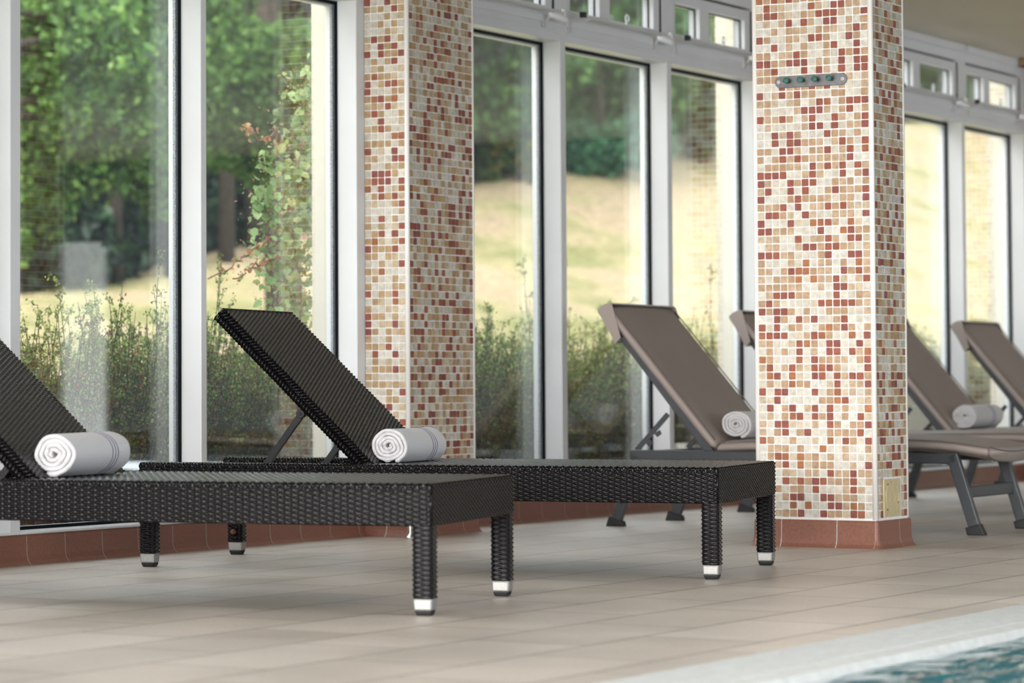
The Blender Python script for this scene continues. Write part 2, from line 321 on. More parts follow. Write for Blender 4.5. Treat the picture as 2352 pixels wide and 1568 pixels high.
# ------------------------------------------------------------------ wicker sun lounger (local x = across, local y = towards head)
W, LL, ZT, ZB = .88, 2.03, .357, .246
HU = 1.245          # hinge
def make_wicker():
    root = empty('wicker_sun_lounger')
    m = M['wicker']
    fr = MB(); fr.smooth = True
    RW = .09
    # aprons: near side faces -x, far side faces +x, foot end faces -y
    weave_sheet(fr, (0,LL,ZB), (0,-1,0), (0,0,1), LL, ZT-ZB)
    weave_sheet(fr, (W,0,ZB), (0,1,0), (0,0,1), LL, ZT-ZB)
    weave_sheet(fr, (0,0,ZB), (1,0,0), (0,0,1), W, ZT-ZB, ps=.0165)
    for x0 in (0, W-RW):
        weave_sheet(fr, (x0,LL,ZB), (1,0,0), (0,0,1), RW, ZT-ZB, flip=True)                       # rail ends
        weave_sheet(fr, (x0,HU,ZT), (1,0,0), (0,1,0), RW, LL-HU, ps=.0225)
    weave_sheet(fr, (RW,LL,ZB), (0,-1,0), (0,0,1), LL-HU, ZT-ZB, flip=True, ku=3, kv=3)
    weave_sheet(fr, (W-RW,HU,ZB), (0,1,0), (0,0,1), LL-HU, ZT-ZB, flip=True, ku=3, kv=3)
    fr.box((.002,.002,ZB-.002),(W-.002,HU,ZB+.001))
    fr.box((.002,HU,ZB-.002),(RW-.002,LL-.002,ZB+.001)); fr.box((W-RW+.002,HU,ZB-.002),(W-.002,LL-.002,ZB+.001))
    edge_loops(fr, (0,0,ZT), (0,LL,ZT), (0,0,1), (-1,0,0)); edge_loops(fr, (W,0,ZT), (W,LL,ZT), (0,0,1), (1,0,0))
    edge_loops(fr, (0,0,ZT), (W,0,ZT), (0,0,1), (0,-1,0), pitch=.012, r=.0038)
    for x0 in (0, W-RW): edge_loops(fr, (x0,LL,ZT), (x0+RW,LL,ZT), (0,0,1), (0,1,0))
    edge_loops(fr, (RW,HU,ZT), (RW,LL,ZT), (0,0,1), (1,0,0)); edge_loops(fr, (W-RW,HU,ZT), (W-RW,LL,ZT), (0,0,1), (-1,0,0))
    for x, y in ((0,0),(W,0)):
        fr.tube([(x+(.002 if x == 0 else -.002), .002, ZB), (x+(.002 if x == 0 else -.002), .002, ZT)], .0045, 8)
    fr.build('frame', m, root)
    st = MB(); st.smooth = True
    weave_sheet(st, (.004,.004,ZT-.001), (1,0,0), (0,1,0), W-.008, HU-.004, ps=.0270, pt=.0115, amp=.0016, ku=5, kv=6)
    st.build('woven_seat', m, root)
    # backrest, hinged at HU, leaning back 44 degrees
    th = math.radians(44.2); ux = np.array((0, math.cos(th), math.sin(th))); nx = np.array((0, -math.sin(th), math.cos(th)))
    BL, BT = .765, .046; b0 = np.array((.1, HU-.035, ZT+.004)); bw = .68
    bk = MB(); bk.smooth = True
    weave_sheet(bk, b0, (1,0,0), ux, bw, BL, ps=.0225, amp=.0022, ku=6, kv=4)
    weave_sheet(bk, b0-nx*BT, (1,0,0), ux, bw, BL, ps=.0225, flip=True, ku=3, kv=2)
    bk.box((0,0,-BT+.004), (bw,BL-.002,-.003), np.vstack([np.column_stack([(1,0,0), ux, nx, b0]), (0,0,0,1)]))
    edge_loops(bk, b0+ux*BL, b0+ux*BL+np.array((bw,0,0)), nx, ux, pitch=.0115, r=.0042, reach=.010, drop=.016)
    edge_loops(bk, b0+ux*BL-nx*BT, b0+ux*BL-nx*BT+np.array((bw,0,0)), -nx, ux, pitch=.0115, r=.0042, drop=.016)
    bk.build('backrest', m, root)
    for xs, nr in ((.1, (-1,0,0)), (.1+bw, (1,0,0))):
        br = MB(); br.smooth = True
        a = b0.copy(); a[0] = xs
        twist_edge(br, a-nx*BT*.5, a-nx*BT*.5+ux*BL, nr, BT)
        br.build('braided_edge', m, root)
    # support struts
    for x in (.125, .1+bw-.025):
        s = MB(); s.bar((x,1.478,.527),(x,1.622,.335), .012, .024, up=(0,1,.7)); s.tube([(x-.012,1.478,.530),(x+.012,1.478,.530)], .016, 14)
        s.tube([(x-.016,1.478,.530),(x+.016,1.478,.530)], .006, 10)
        s.build('support_strut', M['strut'], root, bevel=.002)
    s = MB(); s.tube([(RW,1.622,.33),(W-RW,1.622,.33)], .009, 10); s.build('support_bar', M['strut'], root, smooth=True)
    s = MB(); s.tube([(RW,HU-.02,.335),(W-RW,HU-.02,.335)], .01, 10); s.build('hinge_bar', M['strut'], root, smooth=True)
    for (x, y) in ((.0265,.0265),(W-.0265,.0265),(.0265,LL-.0265),(W-.0265,LL-.0265)):
        lg = MB(); lg.smooth = True; weave_post(lg, x, y, .047, ZB+.004); o = lg.build('leg', m, root)
        c = MB()
        for z0, z1, h0, h1 in ((.014,.047,.0255,.0275),): 
            V = [(x+sx*h0, y+sy*h0, z0) for sx, sy in ((-1,-1),(1,-1),(1,1),(-1,1))] + [(x+sx*h1, y+sy*h1, z1) for sx, sy in ((-1,-1),(1,-1),(1,1),(-1,1))]
            c.add(V, [(0,3,2,1),(4,5,6,7),(0,1,5,4),(1,2,6,5),(2,3,7,6),(3,0,4,7)])
        c.build('foot_cap', M['capmetal'], o, bevel=.005)
        p = MB(); h0, h1 = .019, .0245
        V = [(x+sx*h0, y+sy*h0, 0.) for sx, sy in ((-1,-1),(1,-1),(1,1),(-1,1))] + [(x+sx*h1, y+sy*h1, .014) for sx, sy in ((-1,-1),(1,-1),(1,1),(-1,1))]
        p.add(V, [(0,3,2,1),(4,5,6,7),(0,1,5,4),(1,2,6,5),(2,3,7,6),(3,0,4,7)]); p.build('foot_pad', M['pad'], o, bevel=.003)
        if x > .5 and y > 1:
            b = MB(); b.tube([(x-.045,y,.085),(x-.028,y,.085)], .010, 10); b.tube([(x-.052,y,.085),(x-.04,y,.085)], .006, 8); b.build('bolt', M['rust'], o, smooth=True)['label'] = 'rusty brown bolt'
    return root
lo = make_wicker()
lo.location = (9.440,-2.402,0); lo.rotation_euler.z = .187
tag(lo, 'black wicker sun lounger in the middle, its raised backrest in front of the second window', 'sun lounger', 'black wicker sun loungers')
lo2 = copy_tree(lo); lo2.location = (7.568,-2.375,0); lo2.rotation_euler.z = .2203
tag(lo2, 'black wicker sun lounger nearest the camera, cut off by the left edge of the photo', 'sun lounger', 'black wicker sun loungers')

# ------------------------------------------------------------------ rolled towels
def towel(name, loc, rz, r=.064, length=.43, seed=1, oval=1.06, turns=4.3, flap=-.5):
    rr = random.Random(seed); mb = MB(); mb.smooth = True
    n = 190; th = np.linspace(0, 2*PI*turns, n)
    pitch = (r-.011)/turns
    prad = .006 + pitch*th/(2*PI)
    end = -PI/2 + flap                                  # where the outer edge stops (near the bottom)
    ang = end - th[::-1][::-1] ; ang = end - (th[-1]-th)
    wob = 1 + (.05*np.sin(2*ang+rr.random()*6) + .035*np.sin(3*ang+rr.random()*6) + .02*np.sin(1.7*th+rr.random()*6))*(1-.45*th/th[-1])
    cen = np.stack([np.cos(ang)*prad*wob*oval, np.sin(ang)*prad*wob], 1)
    d = np.gradient(cen, axis=0); d /= np.linalg.norm(d, axis=1)[:,None]; nrm = np.stack([-d[:,1], d[:,0]], 1)
    xs = np.array([0,.0012,.003,.006,.011,.04,.08,.14,.2,.26,.32,.36,.39,.41,.418,.424,.428,.43])*(length/.43)
    tk = np.array([.10,.42,.74,.95,1,1,1,1,1,1,1,1,1,1,.9,.7,.45,.1])
    half = pitch*.50
    ring = []
    for x, k in zip(xs, tk):
        cap = .0035*np.sin(5*ang + seed) + .003*np.sin(2.3*th+seed*2)
        edge = math.exp(-x/.03) - math.exp(-(length-x)/.03)
        w = half*k
        sw = 1 + .02*math.sin(9*x+seed) 
        o1 = cen*sw + nrm*w; o2 = cen*sw - nrm*w
        pr = np.concatenate([o1, o2[::-1]]); cc = np.concatenate([cap, cap[::-1]])
        shift = .0 
        ring.append(np.column_stack([x + cc*edge, pr[:,0], pr[:,1]]))
    P = np.stack(ring); m2 = P.shape[1]
    F = [(i*m2+j, (i+1)*m2+j, (i+1)*m2+(j+1)%m2, i*m2+(j+1)%m2) for i in range(len(xs)-1) for j in range(m2)]
    V = P.reshape(-1,3)
    for e, fl in ((0, False), (len(xs)-1, True)):
        for j in range(n-1):
            q = (e*m2+j, e*m2+j+1, e*m2+m2-2-j, e*m2+m2-1-j); F.append(q[::-1] if fl else q)
    V[:,2] += -V[:,2].min()
    # squash a touch where it rests
    low = V[:,2] < .006; V[low,2] = .0 + V[low,2]*.3
    V[:,2] += (NR.random(len(V))-.5)*.0008*(V[:,2] > .01)
    mb.add(V, F); o = mb.build(name, M['towel'])
    o.location = loc; o.rotation_euler.z = rz
    return o
def at(root_loc, rz, x, y, z):
    c, s = math.cos(rz), math.sin(rz); return (root_loc[0]+c*x-s*y, root_loc[1]+s*x+c*y, root_loc[2]+z)
t = towel('rolled_towel', at(lo.location, .187, .185, 1.185, ZT+.006), .187-.02, seed=3)
tag(t, 'rolled white towel with purple stripes on the middle wicker lounger', 'towel', 'rolled towels')
t = towel('rolled_towel', at(lo2.location, .2203, .185, 1.2, ZT+.006), .2203-.02, seed=5, oval=1.16, flap=.25, turns=4.0)
tag(t, 'rolled white towel with purple stripes on the nearest wicker lounger at far left', 'towel', 'rolled towels')

# ------------------------------------------------------------------ cushioned sun lounger (local x across, y towards head)
WC = .70
def cushion_mesh(path, width, thick, x0=0., sag=None, n_across=14, crown=.006):
    """path: list of (y,z,ny,nz) = top centre line points with normals; returns grid MB of a soft slab"""
    mb = MB(); mb.smooth = True
    K = 40; ang = np.linspace(0, 2*PI, K, endpoint=False)
    e = 5.
    cx = np.sign(np.cos(ang))*np.abs(np.cos(ang))**(2/e); cz = np.sign(np.sin(ang))*np.abs(np.sin(ang))**(2/3.2)
    rings = []
    for i, (y, z, ny, nz, k) in enumerate(path):
        w = width/2*(1-(1-k)*.05); tt = thick/2*k
        X = x0 + width/2 + cx*w; Hn = cz*tt - thick/2
        Hn = Hn + crown*(1-(cx)**2)*(cz > 0)
        if sag is not None: Hn = Hn - sag[i]*(1-cx**2)
        rings.append(np.stack([X, y + Hn*ny, z + Hn*nz], 1))
    P = np.stack(rings); nr = len(path)
    F = [(i*K+j, i*K+(j+1)%K, (i+1)*K+(j+1)%K, (i+1)*K+j) for i in range(nr-1) for j in range(K)]
    V = P.reshape(-1,3).tolist()
    for e_, fl in ((0, 1), (nr-1, 0)):
        c = P[e_].mean(0); V.append(c.tolist()); ci = len(V)-1
        for j in range(K):
            a, b = e_*K+j, e_*K+(j+1)%K; F.append((ci, b, a, a) if fl else (ci, a, b, b))
    mb.add(V, F); return mb
def seam(mb, pts, r=.0028): mb.tube(pts, r, 6)
def make_cushioned():
    root = empty('cushioned_sun_lounger')
    g = M['frame_grey']
    ZR0, ZR1 = .293, .338
    rl = MB()
    for x in (.018, WC-.018): rl.bar((x,.075,(ZR0+ZR1)/2),(x,1.545,(ZR0+ZR1)/2), .034, ZR1-ZR0)
    for y in (.3,.75,1.2): rl.bar((.03,y,.315),(WC-.03,y,.315), .02,.02)
    rl.bar((.03,1.53,.315),(WC-.03,1.53,.315), .03,.035)
    rl.build('frame', g, root, bevel=.006)
    for x in (.018, WC-.018):
        lg = MB(); lg.bar((x,.095,.335),(x,.002,.03), .034,.050, up=(0,1,0)); o = lg.build('leg', g, root, bevel=.006)
        f = MB(); f.add([(x-.02,-.045,0),(x+.02,-.045,0),(x+.02,.032,0),(x-.02,.032,0),(x-.02,-.022,.048),(x+.02,-.022,.048),(x+.02,.040,.030),(x-.02,.040,.030)], [(0,3,2,1),(4,5,6,7),(0,1,5,4),(1,2,6,5),(2,3,7,6),(3,0,4,7)])
        f.build('foot', M['foot'], o, bevel=.004)
        lg = MB(); lg.bar((x,1.515,.32),(x,1.612,.03), .034,.046, up=(0,1,0)); o = lg.build('leg', g, root, bevel=.006)
        lg = MB(); lg.tube([(x-.022,1.585,.105),(x+.022,1.585,.105)], .006, 8); lg.build('bolt', M['foot'], o, smooth=True)
        f = MB(); f.add([(x-.02,1.575,0),(x+.02,1.575,0),(x+.02,1.660,0),(x-.02,1.660,0),(x-.02,1.580,.022),(x+.02,1.580,.022),(x+.02,1.645,.046),(x-.02,1.645,.046)], [(0,3,2,1),(4,5,6,7),(0,1,5,4),(1,2,6,5),(2,3,7,6),(3,0,4,7)])
        f.build('foot', M['foot'], o, bevel=.004)
    b = MB(); b.bar((.03,.045,.175),(WC-.03,.045,.175), .022,.048); b.build('leg_crossbar', g, root, bevel=.006)
    # backrest frame
    p0 = np.array((0,1.17,.325)); p1 = np.array((0,1.635,.905)); dd = (p1-p0)/np.linalg.norm(p1-p0); nn = np.array((0,-dd[2],dd[1]))
    b = MB()
    for x in (.03, WC-.03): b.bar(p0+(x,0,0), p1+(x,0,0), .026, .038, up=nn)
    b.bar(p1+(.03,0,0), p1+(WC-.03,0,0), .03,.03, up=nn); b.bar(p0+(.03,0,0)+dd*.25, p0+(WC-.03,0,0)+dd*.25, .02,.02, up=nn)
    b.build('backrest_frame', g, root, bevel=.005)
    for x in (.06, WC-.06):
        b = MB(); b.bar((x,1.385,.495),(x,1.535,.335), .008,.022, up=(0,1,1))
        for q in (.35,.62): 
            cx_, cz_ = 1.385+.15*q, .495-.16*q
            b.add([(x-.004,cx_-.012,cz_-.014),(x-.004,cx_+.012,cz_-.030),(x-.004,cx_-.002,cz_-.045),(x-.004,cx_-.020,cz_-.030),(x+.004,cx_-.012,cz_-.014),(x+.004,cx_+.012,cz_-.030),(x+.004,cx_-.002,cz_-.045),(x+.004,cx_-.020,cz_-.030)], [(0,3,2,1),(4,5,6,7),(0,1,5,4),(1,2,6,5),(2,3,7,6),(3,0,4,7)])
        b.build('support_strut', g, root)
    # cushions
    cu = M['cushion']; TH = .062
    nv = (-dd[2], dd[1])
    a0 = np.array((1.115,.372)); a1 = np.array((1.628,.985)); seg = a1-a0
    path = []
    for q, k in ((0,.35),(.012,.8),(.03,1),(.15,1),(.3,1),(.45,1),(.6,1),(.75,1),(.88,1),(.97,1),(.988,.8),(1,.4)):
        y, z = a0 + seg*q; path.append((y, z, nv[0], nv[1], k))
    sg = [0]+[.004]*2+[.012,.016,.018,.018,.016,.012,.006,.003,0]
    cushion_mesh(path, WC+.01, TH, -.005, sag=sg).build('backrest_cushion', cu, root)
    # hood flap folded over the back of the backrest frame
    hb = MB(); hb.smooth = True
    def cp_(al, dp): return a1 + seg/np.linalg.norm(seg)*al - np.array(nv)*dp
    cs = [cp_(-.012,-.004), cp_(.002,.0), cp_(.012,.02), cp_(.017,.045), cp_(.015,.062), cp_(.004,.070), cp_(-.015,.074), cp_(-.05,.079), cp_(-.09,.086), cp_(-.13,.092), cp_(-.150,.094), cp_(-.155,.088), cp_(-.152,.055)]
    xx = np.linspace(-.009, WC+.009, 40)
    P = np.array([[(x, p[0] + .0035*math.sin(31*x+k*.7)*(k > 3), p[1] + .003*math.cos(23*x+k*.9)*(k > 3)) for k, p in enumerate(cs)] for x in xx])
    hb.grid(P)
    for e_, fl in ((0, True), (len(xx)-1, False)):
        Q = P[e_].copy(); Q[:,0] += (.004 if fl else -.004)*0; V = Q.tolist()
        F = [(0,1,2,12),(12,2,3,4),(12,4,5,6),(12,6,7,8),(12,8,9,10),(12,10,11,11)]
        hb.add(V, [((f[2],f[1],f[0],f[0]) if f[2] == f[3] else f[::-1]) for f in F] if fl else F)
    hb.build('headrest_hood', cu, root)
    # seat cushion with a drooping foot end
    path = []; sg = []
    ys = [1.135,1.13,1.12,1.1,1.0,.85,.7,.55,.4,.3,.22,.15,.09,.04,.0,-.03,-.055,-.065,-.07]
    zs = [.372,.376,.380,.383,.388,.392,.396,.399,.401,.402,.401,.398,.393,.387,.381,.377,.374,.373,.372]
    ks = [.35,.7,.9,1,1,1,1,1,1,1,1,1,1,1,1,1,1,.96,.8]
    for y, z, k in zip(ys, zs, ks):
        path.append((y, z, .0, 1., k)); sg.append(.004 if y > .3 else .004+.018*min(1,(.3-y)/.3))
    path = path[::-1]; sg = sg[::-1]
    cushion_mesh([(y, z, ny, nz, k) for (y, z, ny, nz, k) in path], WC+.01, .056, -.005, sag=sg, crown=.01).build('seat_cushion', cu, root)
    s = MB()
    seam(s, [(-.006, y, z-.010) for y, z in zip(ys[2:-1], zs[2:-1])]); seam(s, [(WC+.006, y, z-.010) for y, z in zip(ys[2:-1], zs[2:-1])])
    seam(s, [(-.004,-.066,.364),(-.004,-.064,.325)]); seam(s, [(x, -.069, .366-.024*(1-(2*x/WC-1)**2)) for x in np.linspace(0,WC,14)])
    for xs in (-.006, WC+.006): seam(s, [(xs, *(a0+seg*q-np.array(nv)*.010)) for q in (.03,.2,.4,.6,.8,.97)])
    s.build('piping', M['piping'], root, smooth=True)
    return root
tl = make_cushioned()
TP = [(12.702,-2.123,.025,'taupe cushioned sun lounger in front, its raised back left of the near mosaic pillar'),
      (14.39,-2.02,.025,'second taupe sun lounger, only its head end peeking out left of the near pillar'),
      (15.986,-2.03,.025,'taupe cushioned sun lounger just right of the near pillar with a rolled towel on it'),
      (17.666,-1.98,.025,'taupe cushioned sun lounger farthest right, its backrest cut by the photo edge')]
for i, (x, y, rz, lab) in enumerate(TP):
    o = tl if i == 0 else copy_tree(tl)
    o.location = (x,y,0); o.rotation_euler.z = rz; tag(o, lab, 'sun lounger', 'taupe cushioned sun loungers')
for k, (x, y, z, rz, lab, sd) in enumerate([
    (*at((12.702,-2.123,0), .025, .07, 1.075, .392), .02, 'rolled white towel on the taupe lounger, half hidden by the near pillar', 8),
    (*at((15.986,-2.03,0), .025, .08, 1.11, .392), .0, 'rolled white towel with dark stripes on the lounger right of the near pillar', 9)]):
    t = towel('rolled_towel', (x,y,z), rz, r=.063, length=.45, seed=sd, oval=1.12, flap=.6 if k else -.4)
    tag(t, lab, 'towel', 'rolled towels')

# ------------------------------------------------------------------ mosaic pillars
PAL = [((.57,.52,.435),30),((.62,.58,.51),10),((.42,.28,.15),26),((.50,.385,.25),14),((.285,.088,.055),11),((.25,.078,.060),7),((.33,.13,.06),3)]
PC = np.array([p[0] for p in PAL]); PW = np.array([p[1] for p in PAL], float); PW /= PW.sum()
NEARFACE = '''OTRTRTTTTTTTTTT
CRTTCCCOTCRRTTC
TRRTtCTTRRRTCTR
CTCTRCRTCRRCTCT
CCTCTTTCTTTCTRT
RTCCTTCRRTCCRTC
CCRCTCTCCTRCCRC
TTCTTRTCCTCRTRT
RRTTRRRCTTCRCRR
TTRCCCRCRTCRCRR
TTTRRTCTTRTTTCT
CCCRTTTRTRCTCCT
RCTRTRTTCCTTCCT
TTtCtTCtROCTRRR
CTCCCTRRRTCTRCT
RTTRTCTRCCRTCTR
CTCCCCTRRCRCTTR
CCRTRTCCCRTTCTC
CCRCRRTTTCTRTCR
TTCRRTCTTRCTRCO
TCTRTRTTTTTTRCC
CTTTTTCRTRTRCRT
RRRRCCTRTCCRCTR
RTCCRTRRCCTTTCT
TRCCRCRCCTRTTTR
RCCCTRTTTTCTTCR
TTTRCRCTTRTRTtt
tRRTtCRtCCTTTCR
RCCCRtCOORTCOtC
RRTTTCCCRCCORTT
ttTCCRCTTRTCRRt
CTTCCTRRTRRTTCT
RRRTTCCCTRCCRRT
TCCCTCOCTTCTCOT
TTCTROOTTTCRTRT
TCTTTOCOTTRtCTR
TTTTTTCCTCRRTtC
CTRRRTTCCCRCCTT
TRTCCCCtRORRRTT
RTRRTCTCCTTTCCT
CCRTCRTRCCTRCCC
RCRCTTCCTOTRTCT
ORRRCtTROTCCOCR
TTCCtROTCRRCCRt
CTCTCRCTCRRCRTO
OTCCCOCRTTTTCTR
TRCTRTtRORTCCCR
tORCOtCRRCRTRRT
CTtTOTTCCtRCTTR
RCRRCCCRCTOtTCT
ttRCCCCCTTORCtT
CRCTRCTRCRCTCCO
CTCTORCRTRCTCRt
TCRRttCTCRTCTTR
TCTRCTRCCTTTTRC
OTCCTCCtCOCRTCR
CTTTCTCCOCCTCCT
CTROtOTTCTCTCCt
CtTRCOtTTTCCTCR
tCCTtCTTCRTTRTT
CTCRTRTROTTTRCT
tCTCTTCRCCCTRTC
CtCTRRCCRRTTTCC
TCCCOCOCCRRTOTC
CttTTRCCRTTtROC'''.split()[::-1]
CLS = {'C':((.57,.52,.435),(.61,.57,.50)),'t':((.52,.42,.295),(.56,.47,.35)),'T':((.42,.275,.165),(.475,.34,.225)),'R':((.285,.088,.055),(.25,.078,.060)),'O':((.36,.145,.062),(.32,.12,.058))}
def mosaic(mb, O, U, nu, pu, nz, pz, Nrm, seed, gap=.0037, th=.0013, skip=None, layout=None):
    """sheet of little stone tiles; O lower corner, U along, z up"""
    rg = np.random.default_rng(seed); O = np.array(O,float); U = np.array(U,float); Nrm = np.array(Nrm,float); Z = np.array((0,0,1.))
    oct_ = np.array([(-1,-.83),(-.83,-1),(.83,-1),(1,-.83),(1,.83),(.83,1),(-.83,1),(-1,.83)])
    for j in range(nz):
        off = rg.normal(0,.0006)
        for i in range(nu):
            if skip and skip(i, j): continue
            c = O + U*((i+.5)*pu+rg.normal(0,.0004)) + Z*((j+.5)*pz+rg.normal(0,.0003)) 
            hu, hz = (pu-gap)/2+rg.normal(0,.0004), (pz-gap)/2+rg.normal(0,.0004)
            base = PC[rg.choice(len(PC), p=PW)]*rg.uniform(.93,1.07)
            if layout and j < len(layout): base = np.array(CLS[layout[j][i]][rg.integers(0,2)])*rg.uniform(.93,1.07)
            t0 = rg.uniform(.8,1.25)*th
            inn = oct_*.94; q = oct_ + rg.normal(0,.025,(8,2))
            V = np.concatenate([c + U*q[:,:1]*hu + Z*q[:,1:]*hz, c + U*q[:,:1]*hu + Z*q[:,1:]*hz + Nrm*t0*.7, c + U*inn[:,:1]*hu + Z*inn[:,1:]*hz + Nrm*t0])
            F = [(k,(k+1)%8,8+(k+1)%8,8+k) for k in range(8)] + [(8+k,8+(k+1)%8,16+(k+1)%8,16+k) for k in range(8)] + [(16,17,18,19),(16,19,20,23),(20,21,22,23)]
            if np.cross(U,Z)@Nrm < 0: F = [f[::-1] for f in F]
            mb.add(V, F, base)
def cove_profile(h=.105):  # (out, z)
    return [(0,h),(.006,h),(.010,h-.006),(.0115,.05),(.013,.03),(.018,.014),(.027,.004),(.032,0),(0,0)]
def cove_run(mb, A, B, out, h=.105, L0=.0, step=.226, gap=.0042, off=0.):
    A = np.array(A,float); B = np.array(B,float); L = np.linalg.norm(B-A); d = (B-A)/L; out = np.array(out,float)
    pr = cove_profile(h); x = L0 - step; rows = []
    while x < L:
        a = max(0., x)+gap/2; b = min(L, x+step)-gap/2
        if b-a > .004:
            V = [A + d*s + out*(o+off) + np.array((0,0,z)) for s in (a,b) for o, z in pr]; n = len(pr)
            F = [(k, k+1, n+k+1, n+k) for k in range(n-1)]
            F += [(8,0,1,2),(8,2,3,4),(8,4,5,6),(8,6,7,7)]; F += [(n+8,n+2,n+1,n+0),(n+8,n+4,n+3,n+2),(n+8,n+6,n+5,n+4),(n+8,n+7,n+6,n+6)]
            if np.cross(d, (0,0,1.))@out < 0: F = [tuple(reversed(f[:3]))+(f[0],) if f[2] == f[3] else tuple(reversed(f)) for f in F]
            mb.add(V, F)
        x += step
    # grout bed behind
    pg = [(max(0,o-.0007), z*.995) for o, z in pr]; V = [A + d*s + out*(o+off) + np.array((0,0,z)) for s in (0,L) for o, z in pg]; n = len(pg)
    return V, [(k, k+1, n+k+1, n+k) for k in range(n-1)]
def pillar(x0, x1, y0, y1, H, label, faces, seed, extra=None):
    root = empty('mosaic_pillar', (0,0,0)); tag(root, label, 'pillar', kind='structure')
    ZB_ = .113; e = .006
    core = MB(); core.box((x0+.001,y0+.001,0),(x1-.001,y1-.001,H)); core.build('pillar_core', M['grout'], root)
    for fk in faces:
        mb = MB(); tw = .013
        if fk == 'L': Lh = y1-y0; O = (x0, y1-(tw if y1 < -.5 else .0), ZB_); U = (0,-1,0); Nn = (-1,0,0)
        if fk == 'F': Lh = x1-x0; O = (x0+tw, y0, ZB_); U = (1,0,0); Nn = (0,-1,0)
        if fk == 'R': Lh = y1-y0; O = (x1, y0+tw, ZB_); U = (0,1,0); Nn = (1,0,0)
        if fk == 'B': Lh = x1-x0; O = (x1-tw, y1, ZB_); U = (-1,0,0); Nn = (0,1,0)
        run = Lh - tw*(2 if (y1 < -.5 or fk in 'FB') else 1); nu = max(1, round(run/.0305)); pu = run/nu; nz = int((H-ZB_)/.0312)
        mosaic(mb, O, U, nu, pu, nz, .0312, Nn, seed+ord(fk), skip=(extra if fk == 'F' else None), layout=(NEARFACE if fk == 'L' and seed == 20 else None))
        mb.build('mosaic_tiles', M['tile'], root)
    tr = MB()
    cs = [(x0,y0)] + ([(x1,y0)] if 'F' in faces else []) + ([(x0,y1),(x1,y1)] if y1 < -.5 else [])
    for (x, y) in cs:
        t_ = .0105; sx = 1 if x == x0 else -1; sy = 1 if y == y0 else -1
        tr.tube([(x+sx*(t_-.0045), y+sy*(t_-.0045), ZB_-.004), (x+sx*(t_-.0045), y+sy*(t_-.0045), H)], t_, 16)
    tr.build('corner_trim', M['trimw'], root, smooth=True)
    # terracotta cove skirting
    sk = MB(); gr = MB(); wall = y1 > -.5
    segs = [((x0,y1,0),(x0,y0,0),(-1,0,0)), ((x0,y0,0),(x1,y0,0),(0,-1,0)), ((x1,y0,0),(x1,y1,0),(1,0,0))] + ([] if wall else [((x1,y1,0),(x0,y1,0),(0,1,0))])
    for A, B, out in segs:
        g = cove_run(sk, A, B, out, L0=(.105 if out[0] else .22), step=.226); gr.add(*g)
    for (x, y) in [(x0,y0),(x1,y0)] + ([] if wall else [(x0,y1),(x1,y1)]):      # rounded corner pieces
        sx = -1 if x == x0 else 1; sy = -1 if y == y0 else 1
        P = []
        for q in np.linspace(0, PI/2, 7):
            P.append([(x+sx*math.cos(q)*o, y+sy*math.sin(q)*o, z) for o, z in cove_profile()[:-1]])
        sk.grid(np.array(P), flip=(sx*sy > 0))
    sk.build('skirting', M['terra'], root); gr.build('skirting_grout', M['terragrout'], root)
    return root
near = pillar(11.492,11.835,-2.158,-1.672,2.70, 'freestanding square pillar of cream and red mosaic right of centre', 'LFRB', 20,
       extra=lambda i, j: 2 <= i <= 7 and j <= 4)
def panel(root):
    x0, x1, z0, z1, y = 11.562, 11.737, .118, .262, -2.158
    p = MB(); p.box((x0,y-.006,z0),(x1,y,z1)); o = p.build('access_plate', M['plate'], root, bevel=.002); o['label'] = 'yellowed cream blanking plate'
    c = MB(); cx, cz = (x0+x1)/2, (z0+z1)/2
    for r in (.062,.024): c.tube([(cx+r*1.1*math.cos(a), y-.0062, cz+r*math.sin(a)) for a in np.linspace(0,2*PI,49)], .0012, 5, False)
    c.build('ring', M['plate'], o)
    s = MB()
    for dx, dz in ((-.05,.052),(.06,-.02),(-.055,-.045)): s.tube([(cx+dx,y-.008,cz+dz),(cx+dx,y-.004,cz+dz)], .0035, 10)
    s.build('screw', M['rust'], o)
panel(near)
wp2 = pillar(11.345,11.925,-.205,.0,2.70, 'mosaic pillar against the window wall behind the middle lounger', 'LFR', 40)
wp3 = pillar(15.56,16.13,-.205,.0,2.70, None, 'LFR', 60)
wp4 = pillar(19.93,20.5,-.205,.0,2.70, 'mosaic wall pillar at the far right end of the windows', 'LFR', 80)
wp1 = pillar(7.10,7.68,-.205,.0,2.70, None, 'LFR', 90)
cg = MB(); cg.tube([(11.306,-.238,0.),(11.306,-.238,.004),(11.306,-.238,.014),(11.306,-.238,.02),(11.306,-.238,.112)], [.03,.028,.019,.0135,.0125], 16)
o = cg.build('metal_corner_guard', M['chrome'], wp2, smooth=True); o['label'] = 'shiny steel corner guard'

# coat hook rack
rk = empty('hook_rack', (11.492,-1.913,1.803)); tag(rk, 'steel hook rack with four green pegs high on the near pillar', 'hook rack')
b = MB(); hw, hh = .1480, .0235; K = 24
out_ = []
for i in range(K):
    a = PI/2 + PI*i/(K-1); out_.append((-(hw-hh)+hh*math.cos(a), hh*math.sin(a)))
for i in range(K):
    a = -PI/2 + PI*i/(K-1); out_.append(((hw-hh)+hh*math.cos(a), hh*math.sin(a)))
n = len(out_)
V = [(-.0025, -x, z) for x, z in out_] + [(-.0055, -x*.997, z*.98) for x, z in out_] + [(-.0065, -x*.985, z*.92) for x, z in out_]
F = [(i,(i+1)%n,n+(i+1)%n,n+i) for i in range(n)] + [(n+i,n+(i+1)%n,2*n+(i+1)%n,2*n+i) for i in range(n)]
F = F + [(2*n+i, 2*n+i+1, 2*n+n-2-i, 2*n+n-1-i) for i in range(n//2-1)]
b.add(V, F); b.build('back_plate', M['steel'], rk)
